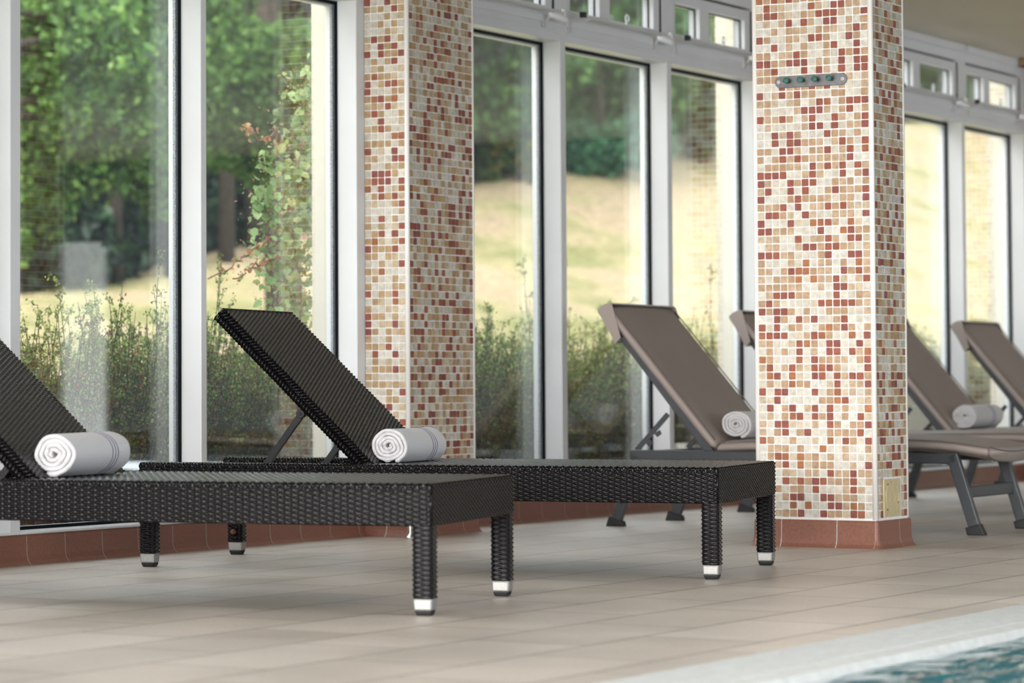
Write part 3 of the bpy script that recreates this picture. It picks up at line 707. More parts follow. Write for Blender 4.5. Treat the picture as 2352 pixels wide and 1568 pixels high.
for k in range(4):
    y = .088 - k*.0585 ; g = MB(); g.tube([(-.004,-.0+y,0),(-.030,y,.001),(-.036,y,.002),(-.046,y,.003),(-.047,y,.003)], [.0055,.0055,.011,.0115,.009], 14)
    g.build('hook', M['verdigris'], rk, smooth=True)
for y in (.131,-.131):
    g = MB(); g.tube([(-.005,y,0),(-.0105,y,0),(-.012,y,0)], [.0085,.0085,.006], 14); g.build('screw_cap', M['screw'], rk, smooth=True)

# ------------------------------------------------------------------ window wall
ZS, ZG, ZT0, ZT1, ZC = .106, 2.225, 2.225, 2.335, 2.70
bays = [(7.68,8.858),(8.918,10.088),(10.128,11.279),(11.960,13.180),(13.235,14.370),(14.425,15.51),(16.165,17.41),(17.465,18.70),(18.755,19.88)]
def window(i, x0, x1):
    root = empty('window_%d' % (i+1)); struct(root)
    D = .10; w = M['white']
    f = MB()
    f.box((x0,-.001,ZS),(x1,D,ZS+.010))                                              # sill
    f.box((x0,0,ZT0),(x1,.16,ZT1))                                                    # transom
    f.box((x0,-.012,ZT0+.035),(x1,0,ZT0+.045)); f.box((x0,-.008,ZT1-.035),(x1,0,ZT1))
    f.box((x0,0,2.60),(x1,.10,ZC)); f.box((x0,-.03,2.655),(x1,0,ZC))                  # head
    f.box((x0,.124,ZS),(x1,.150,ZS+.020)); f.box((x0,.124,ZG-.018),(x1,.150,ZG))     # outer frame
    f.build('window_frame', w, root, bevel=.003)
    g = MB()
    for a in ((x0,D-.006,ZS+.010),(x1,D+.002,ZS+.022)),((x0,D-.006,ZG-.012),(x1,D+.002,ZG)),((x1-.007,D-.010,ZS),(x1,D+.002,ZG)),((x0,D-.006,ZS),(x0+.010,D+.002,ZG)): g.box(*a)
    g.build('gasket', M['gasket'], root)
    s = MB(); s.box((x1-.016,D+.006,ZS+.01),(x1-.004,D+.018,ZG)); s.box((x0+.004,D+.006,ZS+.01),(x0+.016,D+.018,ZG)); s.box((x0,D+.006,ZS+.008),(x1,D+.018,ZS+.02)); s.build('spacer_bar', M['spacer'], root)
    p = MB(); p.box((x0,D+.002,ZS+.008),(x1,D+.006,ZG)); p.box((x0,D+.018,ZS+.008),(x1,D+.022,ZG)); p.build('glass_pane', M['glass'], root)
    # opening top light
    sx0, sx1, sz0, sz1 = x0+.03, x1-.06, ZT1+.004, 2.588
    sa = MB(); mid = sx0+(sx1-sx0)*.345; fw = .042
    sa.box((sx0,.01,sz0),(sx1,.075,sz0+fw)); sa.box((sx0,.01,sz1-fw-.01),(sx1,.075,sz1)); sa.box((sx0,.01,sz0+fw),(sx0+fw,.075,sz1-fw-.01)); sa.box((sx1-fw-.03,.01,sz0+fw),(sx1,.075,sz1-fw-.01)); 
    mx0, mx1 = mid, mid+.115; sa.box((mx0,.01,sz0+fw),(mx1,.075,sz1-fw-.01))
    so = sa.build('top_light_sash', w, root, bevel=.003)
    fr2 = MB()   # fixed frame around sash with dark shadow gap
    fr2.box((x0,0,ZT1),(sx0-.006,.085,2.60)); fr2.box((sx1+.006,0,ZT1),(x1,.085,2.60)); fr2.build('window_frame', w, root)
    gg = MB(); gg.box((sx0-.006,.02,sz0),(sx0,.07,sz1)); gg.box((sx1,.004,sz0),(sx1+.006,.07,sz1)); gg.box((sx0,.05,sz1),(sx1,.07,2.60)); gg.build('gasket', M['gasket'], root)
    gp = MB()
    for a, b in ((sx0+fw,mx0),(mx1,sx1-fw-.03)):
        gp.box((a,.040,sz0+fw),(b,.043,sz1-fw-.01)); gp.box((a,.056,sz0+fw),(b,.059,sz1-fw-.01))
    gp.build('glass_pane', M['glass'], so)
    g2 = MB()
    for a, b in ((sx0+fw,mx0),(mx1,sx1-fw-.03)):
        g2.box((b-.006,.034,sz0+fw),(b,.040,sz1-fw-.01)); g2.box((a,.034,sz1-fw-.016),(b,.040,sz1-fw-.01)); g2.box((b-.016,.062,sz0+fw),(b-.010,.066,sz1-fw-.01))
    g2.build('gasket', M['gasket'], so)
    # stay bar, bracket, handle
    zs = sz0+.012
    s = MB(); s.bar((x0+.10,-.045,zs),(x1-.10,-.045,zs), .014,.012); s.bar((x0+.03,-.004,zs-.02),(x0+.16,-.045,zs-.006), .010,.014); s.box((x0+.02,-.010,zs-.075),(x0+.05,0,zs))
    s.box((x1-.20,-.014,zs-.075),(x1-.165,0,zs-.02)); s.tube([(x1-.18,-.02,zs-.05),(x1-.18,-.045,zs-.015)], .007, 8)
    s.build('stay_bar', M['stay'], so, bevel=.002)
    s = MB(); s.box((x0+.085,-.055,zs-.004),(x0+.115,-.033,zs+.022)); s.build('end_cap', M['capblack'], so)
    h = MB(); h.tube([(x1-.185,-.035,zs-.022),(x1-.17,-.052,zs-.024),(x1-.11,-.056,zs-.030),(x1-.06,-.056,zs-.034),(x1-.052,-.054,zs-.034)], [.010,.0165,.0175,.018,.010], 12)
    h.tube([(x1-.075,-.05,zs+.008),(x1-.045,-.05,zs+.006)], .008, 8); h.tube([(x1-.05,-.05,zs+.006),(x1-.05,-.053,zs-.03)], .004, 8)
    h.build('handle', M['handle'], so, smooth=True)
    h = MB(); cx = sx0+(sx1-sx0)*.62; h.tube([(cx+.018*math.cos(a), -.0, sz0+.062+.018*math.sin(a)) for a in np.linspace(0,2*PI,17)], .0045, 6, False); h.bar((cx-.05,-.02,sz0+.02),(cx-.012,-.003,sz0+.05), .012,.01)
    h.build('ring_catch', M['handle'], so, smooth=True)
    return root
for i, b in enumerate(bays): window(i, *b)
def mullion(i, x0, x1, d=.150):
    m = MB(); m.box((x0,0,ZS),(x1,d,ZT1-.01)); m.box((x0,0,ZT1-.01),(x1,.10,ZC)); return struct(m.build('trim_%d' % i, M['white'], bevel=.003))
ms = [(8.858,8.918),(10.088,10.128),(11.279,11.347),(11.923,11.960),(13.180,13.235),(14.370,14.425),(15.51,15.562),(16.128,16.165),(17.41,17.465),(18.70,18.755),(19.88,19.932),(7.64,7.68)]
for i, (a, b) in enumerate(ms): mullion(i+1, a, b)
# outside piers behind the pillars
for k, (a, b, lab) in enumerate(((11.352,11.92,'cream rendered pier outside, behind the second window'),(15.567,16.125,'cream rendered pier outside, seen through the window left of the near pillar'),(19.937,20.49,'cream rendered pier outside at the far right window'))):
    p = MB(); p.box((a,.002,-.1),(b,.262,3.1)); o = p.build('wall_pier_outside_%d' % (k+1), M['render'], bevel=.004); tag(o, lab, 'pier', kind='structure')
# terracotta skirting under the windows
sk = MB(); gr = MB()
runs = [(7.68,11.34),(11.925,15.56),(16.13,19.93),(20.5,24.2)]
for a, b in runs: 
    g = cove_run(sk, (a,0,0),(b,0,0),(0,-1,0), L0=(.105 if a > 8 else 1.2442-.226*5), step=.2325, off=-.010); gr.add(*g)
o = struct(gr.build('baseboard_window', M['terragrout'])); sk.build('skirting_tiles', M['terra'], o)
w_ = MB(); w_.box((-1.2,.01,-.3),(24.2,.125,ZS)); struct(w_.build('wall_window_base', M['render']))
# ------------------------------------------------------------------ rest of the room
fl = MB(); fl.box((-1.2,-3.585,-.12),(24.2,.0,0)); struct(fl.build('floor', M['floor']))
cp = MB()
NRB = 13
for k in range(NRB):
    y = -3.585 - k*.0165; cp.box((-1.2,y-.0165,-.10),(24.2,y,-.004)); cp.box((-1.2,y-.0105,-.004),(24.2,y-.0015,.0))
y = -3.585-NRB*.0165
cp.add([(-1.2,y,-.002),(24.2,y,-.002),(24.2,y-.05,-.006),(-1.2,y-.05,-.006),(-1.2,y-.058,-.026),(24.2,y-.058,-.026),(24.2,y-.062,-.3),(-1.2,y-.062,-.3)], [(1,0,3,2),(2,3,4,5),(5,4,7,6)])
struct(cp.build('trim_pool_edge', M['coping']))
wt = MB(); xs = np.linspace(-1.2,20,850); ys = np.linspace(-11,-3.852,300)
XX, YY = np.meshgrid(xs, ys, indexing='ij')
ZZ = -.030 + 1.7*(.0035*np.sin(7.3*XX+3.1*YY+1.3*np.sin(2.1*YY)) + .0032*np.sin(-5.1*XX+8.7*YY+1.1*np.sin(3*XX)) + .0022*np.sin(13*XX+11*YY+2*np.sin(4.1*XX-2*YY)) + .0015*np.sin(-19*XX+15*YY+np.sin(9*YY)))
wt.smooth = True; wt.grid(np.stack([XX,YY,ZZ],-1)); o = wt.build('pool_water', M['water']); tag(o, 'rippling teal swimming pool water at the bottom right corner', 'pool water')
pb = MB(); pb.box((-1.2,-11.2,-1.5),(24.2,-3.88,-1.4)); struct(pb.build('floor_pool', M['coping']))
fo = MB(); fo.box((-1.2,-14,-.12),(24.2,-11.0,0)); struct(fo.build('floor_far_side', M['floor']))
ce = MB(); ce.box((-1.2,-5.2,ZC),(24.2,.14,ZC+.2)); ce.box((-1.2,-14,ZC),(24.2,-12,ZC+.2)); ce.box((9.5,-12,ZC),(24.2,-5.2,ZC+.2))
for k in range(3): ce.box((2.2+k*3.5,-12,ZC),(2.6+k*3.5,-5.2,ZC+.2))          # beams between unseen roof openings, added to brighten the room
struct(ce.build('ceiling', M['ceiling']))
# far end wall, with a brown timber rail
we = MB(); we.box((20.5,0,-.1),(24.2,.14,ZC)); struct(we.build('wall_window_end', M['wall']))
we = MB(); we.box((24.2,-4.6,-.1),(24.4,.14,ZC)); struct(we.build('wall_end', M['wall']))
we = MB(); we.box((24.2,-14,-.1),(24.4,-4.6,ZC)); struct(we.build('wall_end_dark', M['refl_dark']))  # darkened part of the end wall, so the windows reflect less light
dr = MB(); dr.box((24.14,-10.68,.02),(24.2,-9.95,1.9)); dr.box((24.12,-10.72,.0),(24.2,-10.68,1.95)); dr.box((24.12,-9.95,.0),(24.2,-9.91,1.95)); dr.box((24.12,-10.72,1.9),(24.2,-9.91,1.95)); struct(dr.build('door_1', M['doorwhite']))
tb = MB(); tb.box((19.70,-.26,2.655),(20.6,-.002,ZC-.002)); struct(tb.build('trim_timber', M['timber'], bevel=.004))
# opposite long wall is glazed too: posts, sill and head
op = MB(); op.box((-1.2,-14.15,-.1),(24.2,-14,1.1)); op.box((-1.2,-14.15,2.66),(24.2,-14,ZC))
for k in range(7): op.box((-1.2+k*4,-14.15,1.1),(-.2+k*4,-14,2.66))
struct(op.build('wall_opposite', M['slate']))
lf = MB(); lf.box((-1.35,-14,-.1),(-1.2,.14,.10)); lf.box((-1.35,-14,2.3),(-1.2,.14,ZC))
for k in range(4): lf.box((-1.35,-14+k*3.6,0),(-1.2,-13.9+k*3.6,ZC))
struct(lf.build('wall_left', M['wall']))
wg = MB(); wg.box((-9,.16,-.2),(-1.36,20,7)); struct(wg.build('sun_blocker', M['render']))  # unseen block, added to keep low sun off the frames and piers
# posts of the unseen part of the window wall
for k, x in enumerate((-1.2,.0,1.2,2.4,3.6,4.8,6.0)):
    m = MB(); m.box((x,0,ZS),(x+.06,.16,ZC)); m.box((x,.0,ZT0),(min(x+1.2,7.1),.16,ZT1)); m.box((x,.0,2.6),(min(x+1.2,7.1),.16,ZC)); struct(m.build('trim_%d' % (k+20), M['white']))

# ------------------------------------------------------------------ outdoors
def hill(X, Y):
    X = np.asarray(X,float); Y = np.asarray(Y,float)
    s = np.interp(X, [5,28.2,30.2,32.3,39.6,43.1,46.4,60,80], [1.3,1.62,1.9,2.2,3.5,4.1,4.5,5.8,6.8])
    t = np.clip((Y-1.2)/12.8, 0, 1); t = t**1.15
    return s*t + np.clip(Y-14,0,None)*.05 - .06
gx = np.linspace(-10,110,241); gy = np.concatenate([np.linspace(.1,16,60), np.linspace(17,60,30)])
GX, GY = np.meshgrid(gx, gy, indexing='ij')
GZ = hill(GX,GY) + .03*np.sin(1.3*GX)*np.sin(1.7*GY)*np.clip((GY-2)/4,0,1)
lw = MB(); lw.smooth = True; lw.grid(np.stack([GX,GY,GZ],-1)); struct(lw.build('lawn_ground', M['lawn']))
wf = MB(); wf.smooth = True; gy2 = np.linspace(14.35,60,40); GX, GY = np.meshgrid(gx, gy2, indexing='ij'); GZ = hill(GX,GY)+.05
wf.grid(np.stack([GX,GY,GZ],-1)); struct(wf.build('forest_ground', M['deepwood']))

def leaves(mb, cen, size, cols, rg, aspect=.6, nbias=None, fold=True):
    n = len(cen); d = rg.normal(size=(n,3)); d /= np.linalg.norm(d,axis=1)[:,None]
    if nbias is not None: d = d*.6 + nbias; d /= np.linalg.norm(d,axis=1)[:,None]
    e = rg.normal(size=(n,3)); e -= d*(e*d).sum(1)[:,None]; e /= np.linalg.norm(e,axis=1)[:,None]
    s = (size*rg.uniform(.7,1.25,n))[:,None]
    nn = np.cross(d,e)
    V = np.stack([cen-d*s*.5, cen+e*s*.5*aspect+nn*s*.08, cen+d*s*.5, cen-e*s*.5*aspect+nn*s*.08], 1).reshape(-1,3)
    F = np.arange(n*4).reshape(n,4)
    mb.add(V, F, cols)
def colmix(rg, n, pal, w):
    pal = np.array(pal); c = pal[rg.choice(len(pal), n, p=np.array(w)/sum(w))]; return c*rg.uniform(.75,1.25,(n,1))
GREEN = [(.07,.165,.035),(.115,.245,.05),(.03,.08,.022),(.20,.34,.09)]
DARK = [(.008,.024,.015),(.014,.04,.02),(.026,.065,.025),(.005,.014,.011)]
MIDG = [(.03,.095,.028),(.06,.16,.035),(.016,.05,.022),(.11,.24,.05)]
def blobs(rg, n, blob):
    """points in a list of ellipsoid clumps (cx,cy,cz,rx,ry,rz), in twig-like sub clumps"""
    B = np.array(blob); vol = (B[:,3]*B[:,5]); idx = rg.choice(len(B), n//26, p=vol/vol.sum())
    p = rg.normal(size=(len(idx),3)); p /= np.linalg.norm(p,axis=1)[:,None]; p *= rg.uniform(.25,1,(len(idx),1))**.5
    sub = B[idx,:3] + p*B[idx,3:6]
    k = 26; pts = np.repeat(sub, k, 0) + rg.normal(size=(len(sub)*k,3))*.105*np.array((1,1,.8))*np.minimum(1,B[np.repeat(idx,k),3:4]/.7)
    return pts
def ptx(px, py, depth):
    """a world point that many metres along the given view direction (used only to choose where trees stand)"""
    a, b = (px-450.5)/7213.4, (py-572.35)/7213.4
    return np.array([depth*(.54397*a+.03443*b+.8384), -6.516+depth*(-.8391*a+.02442*b+.54342), .64+depth*(-.00177*a-.99911*b+.04218)])
def tree(name, label, base, hgt, blob, nleaf, size, pal, w, seed, group=None, trunk_r=.16, limbs=8):
    rg = np.random.default_rng(seed); root = empty(name, base); tag(root, label, 'tree', group)
    base = np.array(base,float)
    tk = MB(); tk.smooth = True; top = np.array((rg.normal()*.3, rg.normal()*.3, hgt))
    tk.tube([(0,0,-.3),top*.3+(.05,0,0),top*.6,top], [trunk_r*1.3,trunk_r,trunk_r*.7,trunk_r*.2], 10)
    for b in blob[:limbs]:
        c = np.array(b[:3])-base; s0 = top*min(.9,max(.25,(c[2]-.6)/hgt)); tk.tube([s0, (s0+c)/2+(0,0,.15), c], [trunk_r*.4,trunk_r*.22,.02], 6)
    tk.build('trunk', M['bark'], root)
    mb = MB(); pts = blobs(rg, nleaf, blob) - base
    leaves(mb, pts, size, colmix(rg, len(pts), pal, w), rg, .7)
    mb.build('crown', M['leaf'], root)
    return root
# nearer deciduous tree whose branches hang across the two left windows
B = []
def add(px, py, d, r, rz=None, ry=None): 
    c = ptx(px,py,d); B.append((*c, r, (ry or r), rz or r*.8))
for px, py, d, r in ((60,60,26,.9),(170,120,25.5,.8),(110,260,26,.7),(230,300,26,.55),(90,400,26,.5),(260,60,27,.8),(360,120,27,.75),(330,260,27,.6),(150,170,25,.55),(400,30,27,.8),
                     (330,390,26.5,.42),(390,450,26.5,.30),(300,345,26,.4),(70,480,26.5,.32),(95,560,26.5,.20),(165,590,26.5,.13),(-60,300,26,.9),(-80,500,26,.6),(-60,80,26,1.2)): add(px,py,d,r)
bA = B; B = []
tree('broadleaf_tree', 'bright green tree hanging its branches across the leftmost window', (17.6,7.6,float(hill(17.6,7.6))), 7.4,
     bA + [(17.6,7.6,7.2,2.2,2.2,1.5),(16.5,8.5,6.8,1.6,1.6,1.2)], 44000, .085, GREEN, (3,2.4,3,1.6), 101)
for px, py, d, r in ((500,170,29,.5),(560,150,29,.5),(610,210,29,.5),(520,290,29,.55),(600,300,29,.5),(660,250,29,.55),(700,180,29,.6),(490,340,29,.28),(560,350,29,.32),(640,370,29,.35),(760,240,29,.8),(840,300,29,.8),(440,230,29.5,.5)): add(px,py,d,r)
bB = B; B = []
tree('broadleaf_tree', 'pale green leafy tree seen in the second window behind the climbing vine', (27.5,10.2,float(hill(27.5,10.2))), 7.4, bB+[(27.5,10.2,7.4,1.8,1.8,1.2)], 42000, .075, GREEN, (3,3,2,2), 102)
# edge of the wood: dark trees, lighter shrubs
edge = []
for k, (px, py0, d, r, n) in enumerate(((40,380,40,2.0,0),(420,180,41,2.2,0),(620,0,42,2.4,0),(760,200,42,2.2,0),(980,150,46,2.3,0))):
    c = ptx(px, py0, d); base = (c[0], c[1], float(hill(c[0],c[1])))
    z0 = base[2]; bl = [(c[0]+R.uniform(-1.5,1.5), c[1]+R.uniform(-.8,1.2), z0+h, r*R.uniform(.6,.9), r*.7, r*.5) for h in (2.1,2.9,3.7,4.6,5.6,6.6)]
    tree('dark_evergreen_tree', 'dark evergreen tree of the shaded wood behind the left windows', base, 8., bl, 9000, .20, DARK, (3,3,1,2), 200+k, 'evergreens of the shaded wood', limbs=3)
def px_tree(kind, label, pts, d, n, size, pal, w, seed, hgt=6., group=None, tr=.14):
    bl = [(*ptx(px,py,d+dd), r, r, r*.8) for px, py, r, dd in pts]
    xs_ = np.mean([b[0] for b in bl]); ys_ = np.mean([b[1] for b in bl])
    base = (float(xs_), float(ys_), float(hill(xs_,ys_)))
    return tree(kind, label, base, hgt, bl, n, size, pal, w, seed, group, tr)
px_tree('broadleaf_tree', 'green tree with sunlit top seen right of the middle mosaic pillar', [(1100,120,.8,0),(1180,100,.8,0),(1160,220,.8,1),(1240,150,.8,0),(1110,330,.55,2),(1000,200,1.4,0),(1210,300,.5,2)], 45, 16000, .15, MIDG, (3,3,2,3), 301)
px_tree('broadleaf_tree', 'mid green tree filling the upper fourth window', [(1330,150,.9,0),(1420,130,.9,0),(1470,210,.8,0),(1350,250,.7,0),(1420,280,.7,1),(1280,200,.8,1),(1500,100,.9,0)], 47, 18000, .15, MIDG, (3,4,2,1.5), 302)
px_tree('bush', 'rounded bluish green bush at the top of the dry slope', [(1330,330,.42,0),(1380,350,.40,0),(1430,330,.45,0),(1480,320,.42,0),(1340,385,.25,0),(1300,350,.4,0)], 46, 13000, .11, [(.06,.19,.09),(.10,.26,.13),(.03,.10,.06)], (3,2,2), 303, hgt=1.8, tr=.06)['category'] = 'bush'
px_tree('broadleaf_tree', 'dark green tree seen in the window just left of the near pillar', [(1580,220,.9,0),(1640,240,.9,1),(1600,310,.5,0),(1560,150,1.,0),(1680,160,1.1,0),(1570,280,.5,0)], 49, 14000, .16, MIDG, (2,2,3,.6), 304)
px_tree('bush', 'low yellowing shrub at the foot of the trees in the third window', [(1150,330,.3,0),(1200,370,.22,0),(1120,390,.22,0),(1190,350,.25,0),(1230,400,.2,0)], 45, 2600, .12, [(.30,.22,.03),(.08,.14,.03),(.05,.09,.03)], (1,3,3), 305, hgt=1.2, tr=.05)['category'] = 'bush'
px_tree('broadleaf_tree', 'distant tree behind the small top panes at far right', [(2120,160,1.2,0),(2220,170,1.2,0),(2060,120,1.2,0),(2300,200,1.2,0),(2400,180,1.5,0)], 62, 12000, .20, MIDG, (3,3,2,2), 306)
# undergrowth along the edge of the wood
bl = [(0,0,.35,1.3,.6,.6),(.9,.2,.6,.9,.5,.6),(-.9,.1,.5,.9,.5,.5),(0,.3,1.1,1.1,.5,.5)]
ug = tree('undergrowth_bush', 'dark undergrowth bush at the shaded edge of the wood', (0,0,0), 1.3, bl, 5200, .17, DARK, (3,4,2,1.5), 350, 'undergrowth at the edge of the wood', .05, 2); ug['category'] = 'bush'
for k in range(7):
    o = ug if k == 0 else copy_tree(ug)
    x = 25+k*2.1; y = 14.75+.3*math.sin(k*2.3); o.location = (x,y,float(hill(x,y))); o.rotation_euler.z = .3*math.sin(k*5.); q = 1+.2*math.sin(k*3.1); o.scale = (q,q,q)
# slender shaded trunks
for k, (px, d) in enumerate(((108,36),(202,37),(268,36.5),(332,37.5),(395,37),(520,38),(585,39))):
    c = ptx(px,600,d); z0 = float(hill(c[0],c[1])); 
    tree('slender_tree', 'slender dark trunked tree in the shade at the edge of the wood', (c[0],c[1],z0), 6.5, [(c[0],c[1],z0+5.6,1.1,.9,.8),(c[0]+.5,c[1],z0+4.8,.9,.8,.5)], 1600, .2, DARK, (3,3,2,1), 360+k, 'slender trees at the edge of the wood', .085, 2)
# dense wood at the back
for k in range(17):
    x = 22+k*4.3; y = 19.5+1.5*(k % 2); z0 = float(hill(x,y)); rr = 2.6
    bl = [(x+R.uniform(-1.2,1.2), y+R.uniform(-.5,1), z0+h, rr*R.uniform(.8,1.1), rr*.6, rr*.6) for h in (.6,2.,3.5,5.,6.6,8.2)]
    if k < 3: root0 = tree('evergreen_tree', 'dark evergreen in the dense wood at the back', (x,y,z0), 9., bl, 9000, .34, DARK, (3,4,1.6,2), 400+k, 'dense wood at the back', limbs=2); protos = [root0] if k == 0 else protos+[root0]
    else:
        o = copy_tree(protos[k % 3]); o.location = (x,y,z0); o.rotation_euler.z = R.uniform(0,6)
        s = R.uniform(.95,1.15); o.scale = (s,s,s)

# cotoneaster shrubs right outside the glass
def lim(p, m=.42):
    r_ = math.hypot(p[0], p[1]); k_ = m*math.tanh(r_/m)/max(r_,1e-6); return np.array((p[0]*k_, p[1]*k_, p[2]))
def shrub(seed, hgt=1.0, wid=.48, n_st=170):
    rg = np.random.default_rng(seed); root = empty('cotoneaster_shrub'); st = MB(); st.smooth = True; C_ = []; bc = []
    for s in range(n_st):
        a = rg.uniform(0,2*PI); r0 = rg.uniform(0,.16); b = np.array((math.cos(a)*r0*1.6, math.sin(a)*r0, 0)); ln = hgt*rg.uniform(.45,1.0)*(1.22 if s % 14 == 0 else 1)
        lean = rg.uniform(.05,.75); d = np.array((math.cos(a)*lean*1.3, math.sin(a)*lean*.9, 1.)); d /= np.linalg.norm(d)
        droop = rg.uniform(.0,.7)
        pts = [b + d*ln*q + np.array((math.cos(a)*droop*.35*q*q, math.sin(a)*droop*.2*q*q, -droop*.28*q*q*ln)) + rg.normal(size=3)*.006 for q in np.linspace(0,1,7)]
        pts = [lim(p) for p in pts]
        st.tube(pts, [.0045,.004,.0035,.003,.0024,.0018,.001], 4, False)
        P = np.array(pts); ntw = int(11*ln/.8)+3
        q = rg.uniform(.12,1,ntw)*6; i = np.minimum(q.astype(int),5); base = P[i] + (P[i+1]-P[i])*(q-i)[:,None]
        td = rg.normal(size=(ntw,3)); td[:,2] = np.abs(td[:,2])*.6+.35; td /= np.linalg.norm(td,axis=1)[:,None]; tl_ = rg.uniform(.04,.12,ntw)*np.where(q > 5,.5,1)
        for b_, d_, l_ in zip(base, td, tl_):
            st.tube([b_, b_+d_*l_*.6, b_+d_*l_+np.array((0,0,.008))], [.0016,.0012,.0008], 3, False)
            m_ = int(l_/.0062)+3; u_ = rg.uniform(.05,1.05,m_)[:,None]; C_.append(b_ + d_*l_*u_ + rg.normal(size=(m_,3))*.0065)
        m_ = 26; u_ = rg.uniform(2.5,6,m_); ii = np.minimum(u_.astype(int),5); C_.append(P[ii] + (P[ii+1]-P[ii])*(u_-ii)[:,None] + rg.normal(size=(m_,3))*.006)
        nl = len(base)
        if rg.random() < .45: bc.append(base[rg.integers(0,nl,5)] + rg.normal(size=(5,3))*.02)
    st.build('twigs', M['stem'], root)
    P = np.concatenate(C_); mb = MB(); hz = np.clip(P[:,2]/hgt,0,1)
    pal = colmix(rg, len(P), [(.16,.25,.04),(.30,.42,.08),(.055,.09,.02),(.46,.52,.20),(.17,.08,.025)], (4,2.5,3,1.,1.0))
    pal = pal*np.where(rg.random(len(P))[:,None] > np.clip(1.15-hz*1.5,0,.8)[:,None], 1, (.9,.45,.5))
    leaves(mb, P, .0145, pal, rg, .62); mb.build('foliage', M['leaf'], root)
    bb = MB(); BP = np.concatenate(bc)
    o8 = np.array([(1,0,0),(0,1,0),(-1,0,0),(0,-1,0),(0,0,1),(0,0,-1)])*.0048
    V = (BP[:,None,:]+o8[None]).reshape(-1,3); F = []
    for i in range(len(BP)): 
        o_ = i*6; F += [(o_,o_+1,o_+4,o_+4),(o_+1,o_+2,o_+4,o_+4),(o_+2,o_+3,o_+4,o_+4),(o_+3,o_,o_+4,o_+4),(o_+1,o_,o_+5,o_+5),(o_+2,o_+1,o_+5,o_+5),(o_+3,o_+2,o_+5,o_+5),(o_,o_+3,o_+5,o_+5)]
    bb.add(V,F); bb.build('berries', M['berry'], root)['kind'] = 'stuff'
    return root
protos = [shrub(501), shrub(502), shrub(503)]
SH = []
xk = 7.9; i = 0
while xk < 22.6:
    SH.append((xk + R.uniform(-.08,.08), R.uniform(.70,1.05), R.uniform(.84,1.04))); xk += .27 if xk < 14 else .36
for i, (x, y, s) in enumerate(SH):
    if any(a-.45 < x < b+.45 for a, b in ((11.35,11.92),(15.57,16.13),(19.94,20.49),(7.1,7.68))): y = max(y, .88)
    if 11.9 < x < 13.1: s *= .93
    o = protos[i] if i < 3 else copy_tree(protos[i % 3])
    o.location = (x, y, -.05); o.rotation_euler.z = R.uniform(0,6.28); o.scale = (s*1.02,s*1.02,s*1.13)
    tag(o, 'leafy cotoneaster shrub of the hedge close outside the windows', 'shrub', 'hedge close outside the windows')
hs = MB(); 
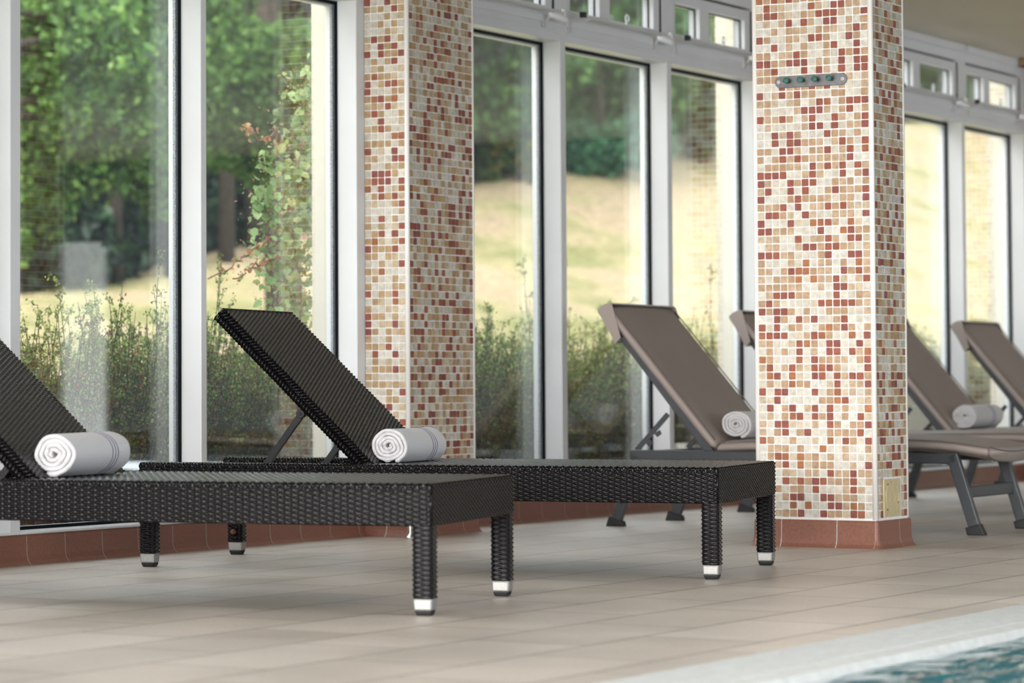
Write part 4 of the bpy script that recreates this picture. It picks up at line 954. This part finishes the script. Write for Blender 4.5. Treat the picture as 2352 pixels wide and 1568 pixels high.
# climbing vine on the outside pier
def vine():
    rg = np.random.default_rng(77); root = empty('climbing_vine', (11.45,.4,0)); tag(root, 'reddish stemmed climbing vine on the cream pier outside the second window', 'climbing plant')
    st = MB(); st.smooth = True; P = []; PR = []; MN = []
    def px(a, b, y): 
        u_, v_ = (a-450.5)/7213.4, (b-572.35)/7213.4
        d = np.array([.54397*u_+.03443*v_+.8384, -.8391*u_+.02442*v_+.54342, -.00177*u_-.99911*v_+.04218]); t_ = (y+6.516)/d[1]
        return np.array([0,-6.516,.64])+d*t_
    paths = [[(700,760,.45),(690,620,.45),(670,500,.45),(690,380,.42),(715,250,.40),(735,170,.38)], [(650,760,.5),(655,640,.5),(640,560,.5),(650,470,.5),(665,400,.5)],
             [(640,520,.5),(600,560,.52),(560,590,.54),(520,615,.56),(478,640,.58)], [(690,330,.45),(655,350,.47),(630,300,.5),(594,318,.52),(575,300,.52),(560,290,.52)],
             [(690,300,.45),(650,340,.5),(620,355,.52),(600,375,.54)], [(670,480,.45),(640,480,.5),(615,475,.52),(592,480,.53)], [(740,760,.34),(742,600,.34),(745,450,.34),(742,300,.34),(748,200,.34)], [(660,560,.5),(620,600,.5),(570,620,.5),(535,640,.5)]]
    for j, pa in enumerate(paths):
        Q = [px(*p) for p in pa]; fine = []
        for a, b in zip(Q[:-1], Q[1:]):
            for t_ in np.linspace(0,1,5)[:-1]: fine.append(a+(b-a)*t_ + rg.normal(size=3)*.008)
        fine.append(Q[-1]); st.tube(fine, list(np.linspace(.0055,.0030,len(fine))), 6, False)
        fine = np.array(fine)-0
        nl = {0:420,1:260,6:120}.get(j, 30)
        for _ in range(nl):
            k = rg.integers(0,len(fine)); c = fine[k] + rg.normal(size=3)*(np.array((.075,.06,.05)) if j in (0,1) else np.array((.011,.011,.011)) if j != 6 else np.array((.04,.02,.04)))
            P.append(c); PR.append(j in (2,3,7)); MN.append(j in (0,1,6))
    st.build('stems', M['vinestem'], root, smooth=True)
    P = np.array(P); PR = np.array(PR); mb = MB()
    g = colmix(rg, len(P), [(.30,.46,.18),(.40,.56,.25),(.18,.30,.10),(.46,.50,.20)], (3,2,2,1)); r_ = colmix(rg, len(P), [(.50,.22,.12),(.40,.40,.15),(.45,.30,.15)], (3,1,2))
    col = np.where(PR[:,None], r_, g)
    # broad leaf = two halves folded along the midrib
    for i in range(len(P)):
        s = rg.uniform(.026,.052) * (.62 if PR[i] else 1); d = rg.normal(size=3); d[2] -= .6; d /= np.linalg.norm(d); e = rg.normal(size=3); e -= d*(e@d); e /= np.linalg.norm(e); n_ = np.cross(d,e)
        c = P[i]; V = [c-d*s*.5, c-d*s*.2+e*s*.38+n_*s*.1, c+d*s*.15+e*s*.36+n_*s*.12, c+d*s*.62, c+d*s*.15-e*s*.36+n_*s*.12, c-d*s*.2-e*s*.38+n_*s*.1]
        mb.add(V, [(0,1,2,3),(0,3,4,5)], np.array([col[i],col[i]]))
    n2 = 4200; Pm = P[np.array(MN)]; sm = Pm[rg.integers(0,len(Pm),n2)]
    sm = sm + rg.normal(size=sm.shape)*.03; leaves(mb, sm, .013, colmix(rg, len(sm), [(.42,.26,.14),(.30,.36,.14),(.2,.2,.08),(.45,.16,.10)], (3,3,2,2)), rg, .6)
    lv = mb.build('leaves', M['leaf'], root)
    for o in root.children: o.location = (-11.45,-.4,0)
vine()

# ------------------------------------------------------------------ daylight
w = bpy.data.worlds.new('overcast_sky'); sc.world = w; w.use_nodes = True
nt = w.node_tree; bg = nt.nodes['Background']; bg.inputs['Color'].default_value = (.88,.935,1.0,1); bg.inputs['Strength'].default_value = 3.6
sun = bpy.data.lights.new('sun', 'SUN'); sun.energy = 14.0; sun.angle = math.radians(42); sun.color = (1,.965,.92)
so = bpy.data.objects.new('sun', sun); C.objects.link(so); so.rotation_euler = Vector((-.97,.04,.20)).to_track_quat('Z','Y').to_euler()

# ------------------------------------------------------------------ camera
cam = bpy.data.cameras.new('camera'); co = bpy.data.objects.new('camera', cam); C.objects.link(co)
cam.sensor_fit = 'HORIZONTAL'; cam.sensor_width = 36; cam.lens = 7213.44*36/2352
cam.shift_x = (1176-450.51)/2352; cam.shift_y = -(784-572.35)/2352
right = Vector((.5439668,-.83910488,-.00176677)); down = Vector((.03443055,.02442397,-.99910861)); fwd = Vector((.83840006,.54342109,.04217667))
co.matrix_world = Matrix(((right.x,-down.x,-fwd.x,0),(right.y,-down.y,-fwd.y,-6.51614),(right.z,-down.z,-fwd.z,.64),(0,0,0,1)))
cam.dof.use_dof = True; cam.dof.focus_distance = 10.9; cam.dof.aperture_fstop = 3.6
cam.clip_end = 500
sc.camera = co
sc.view_settings.view_transform = 'Standard'; sc.view_settings.look = 'None'; sc.view_settings.gamma = 1; sc.view_settings.exposure = 0.34
sc.view_settings.use_curve_mapping = False
cy = sc.cycles; cy.use_denoising = True; cy.max_bounces = 8; cy.transparent_max_bounces = 20; cy.diffuse_bounces = 4; cy.glossy_bounces = 4; cy.adaptive_threshold = .02
cy.sample_clamp_indirect = 6
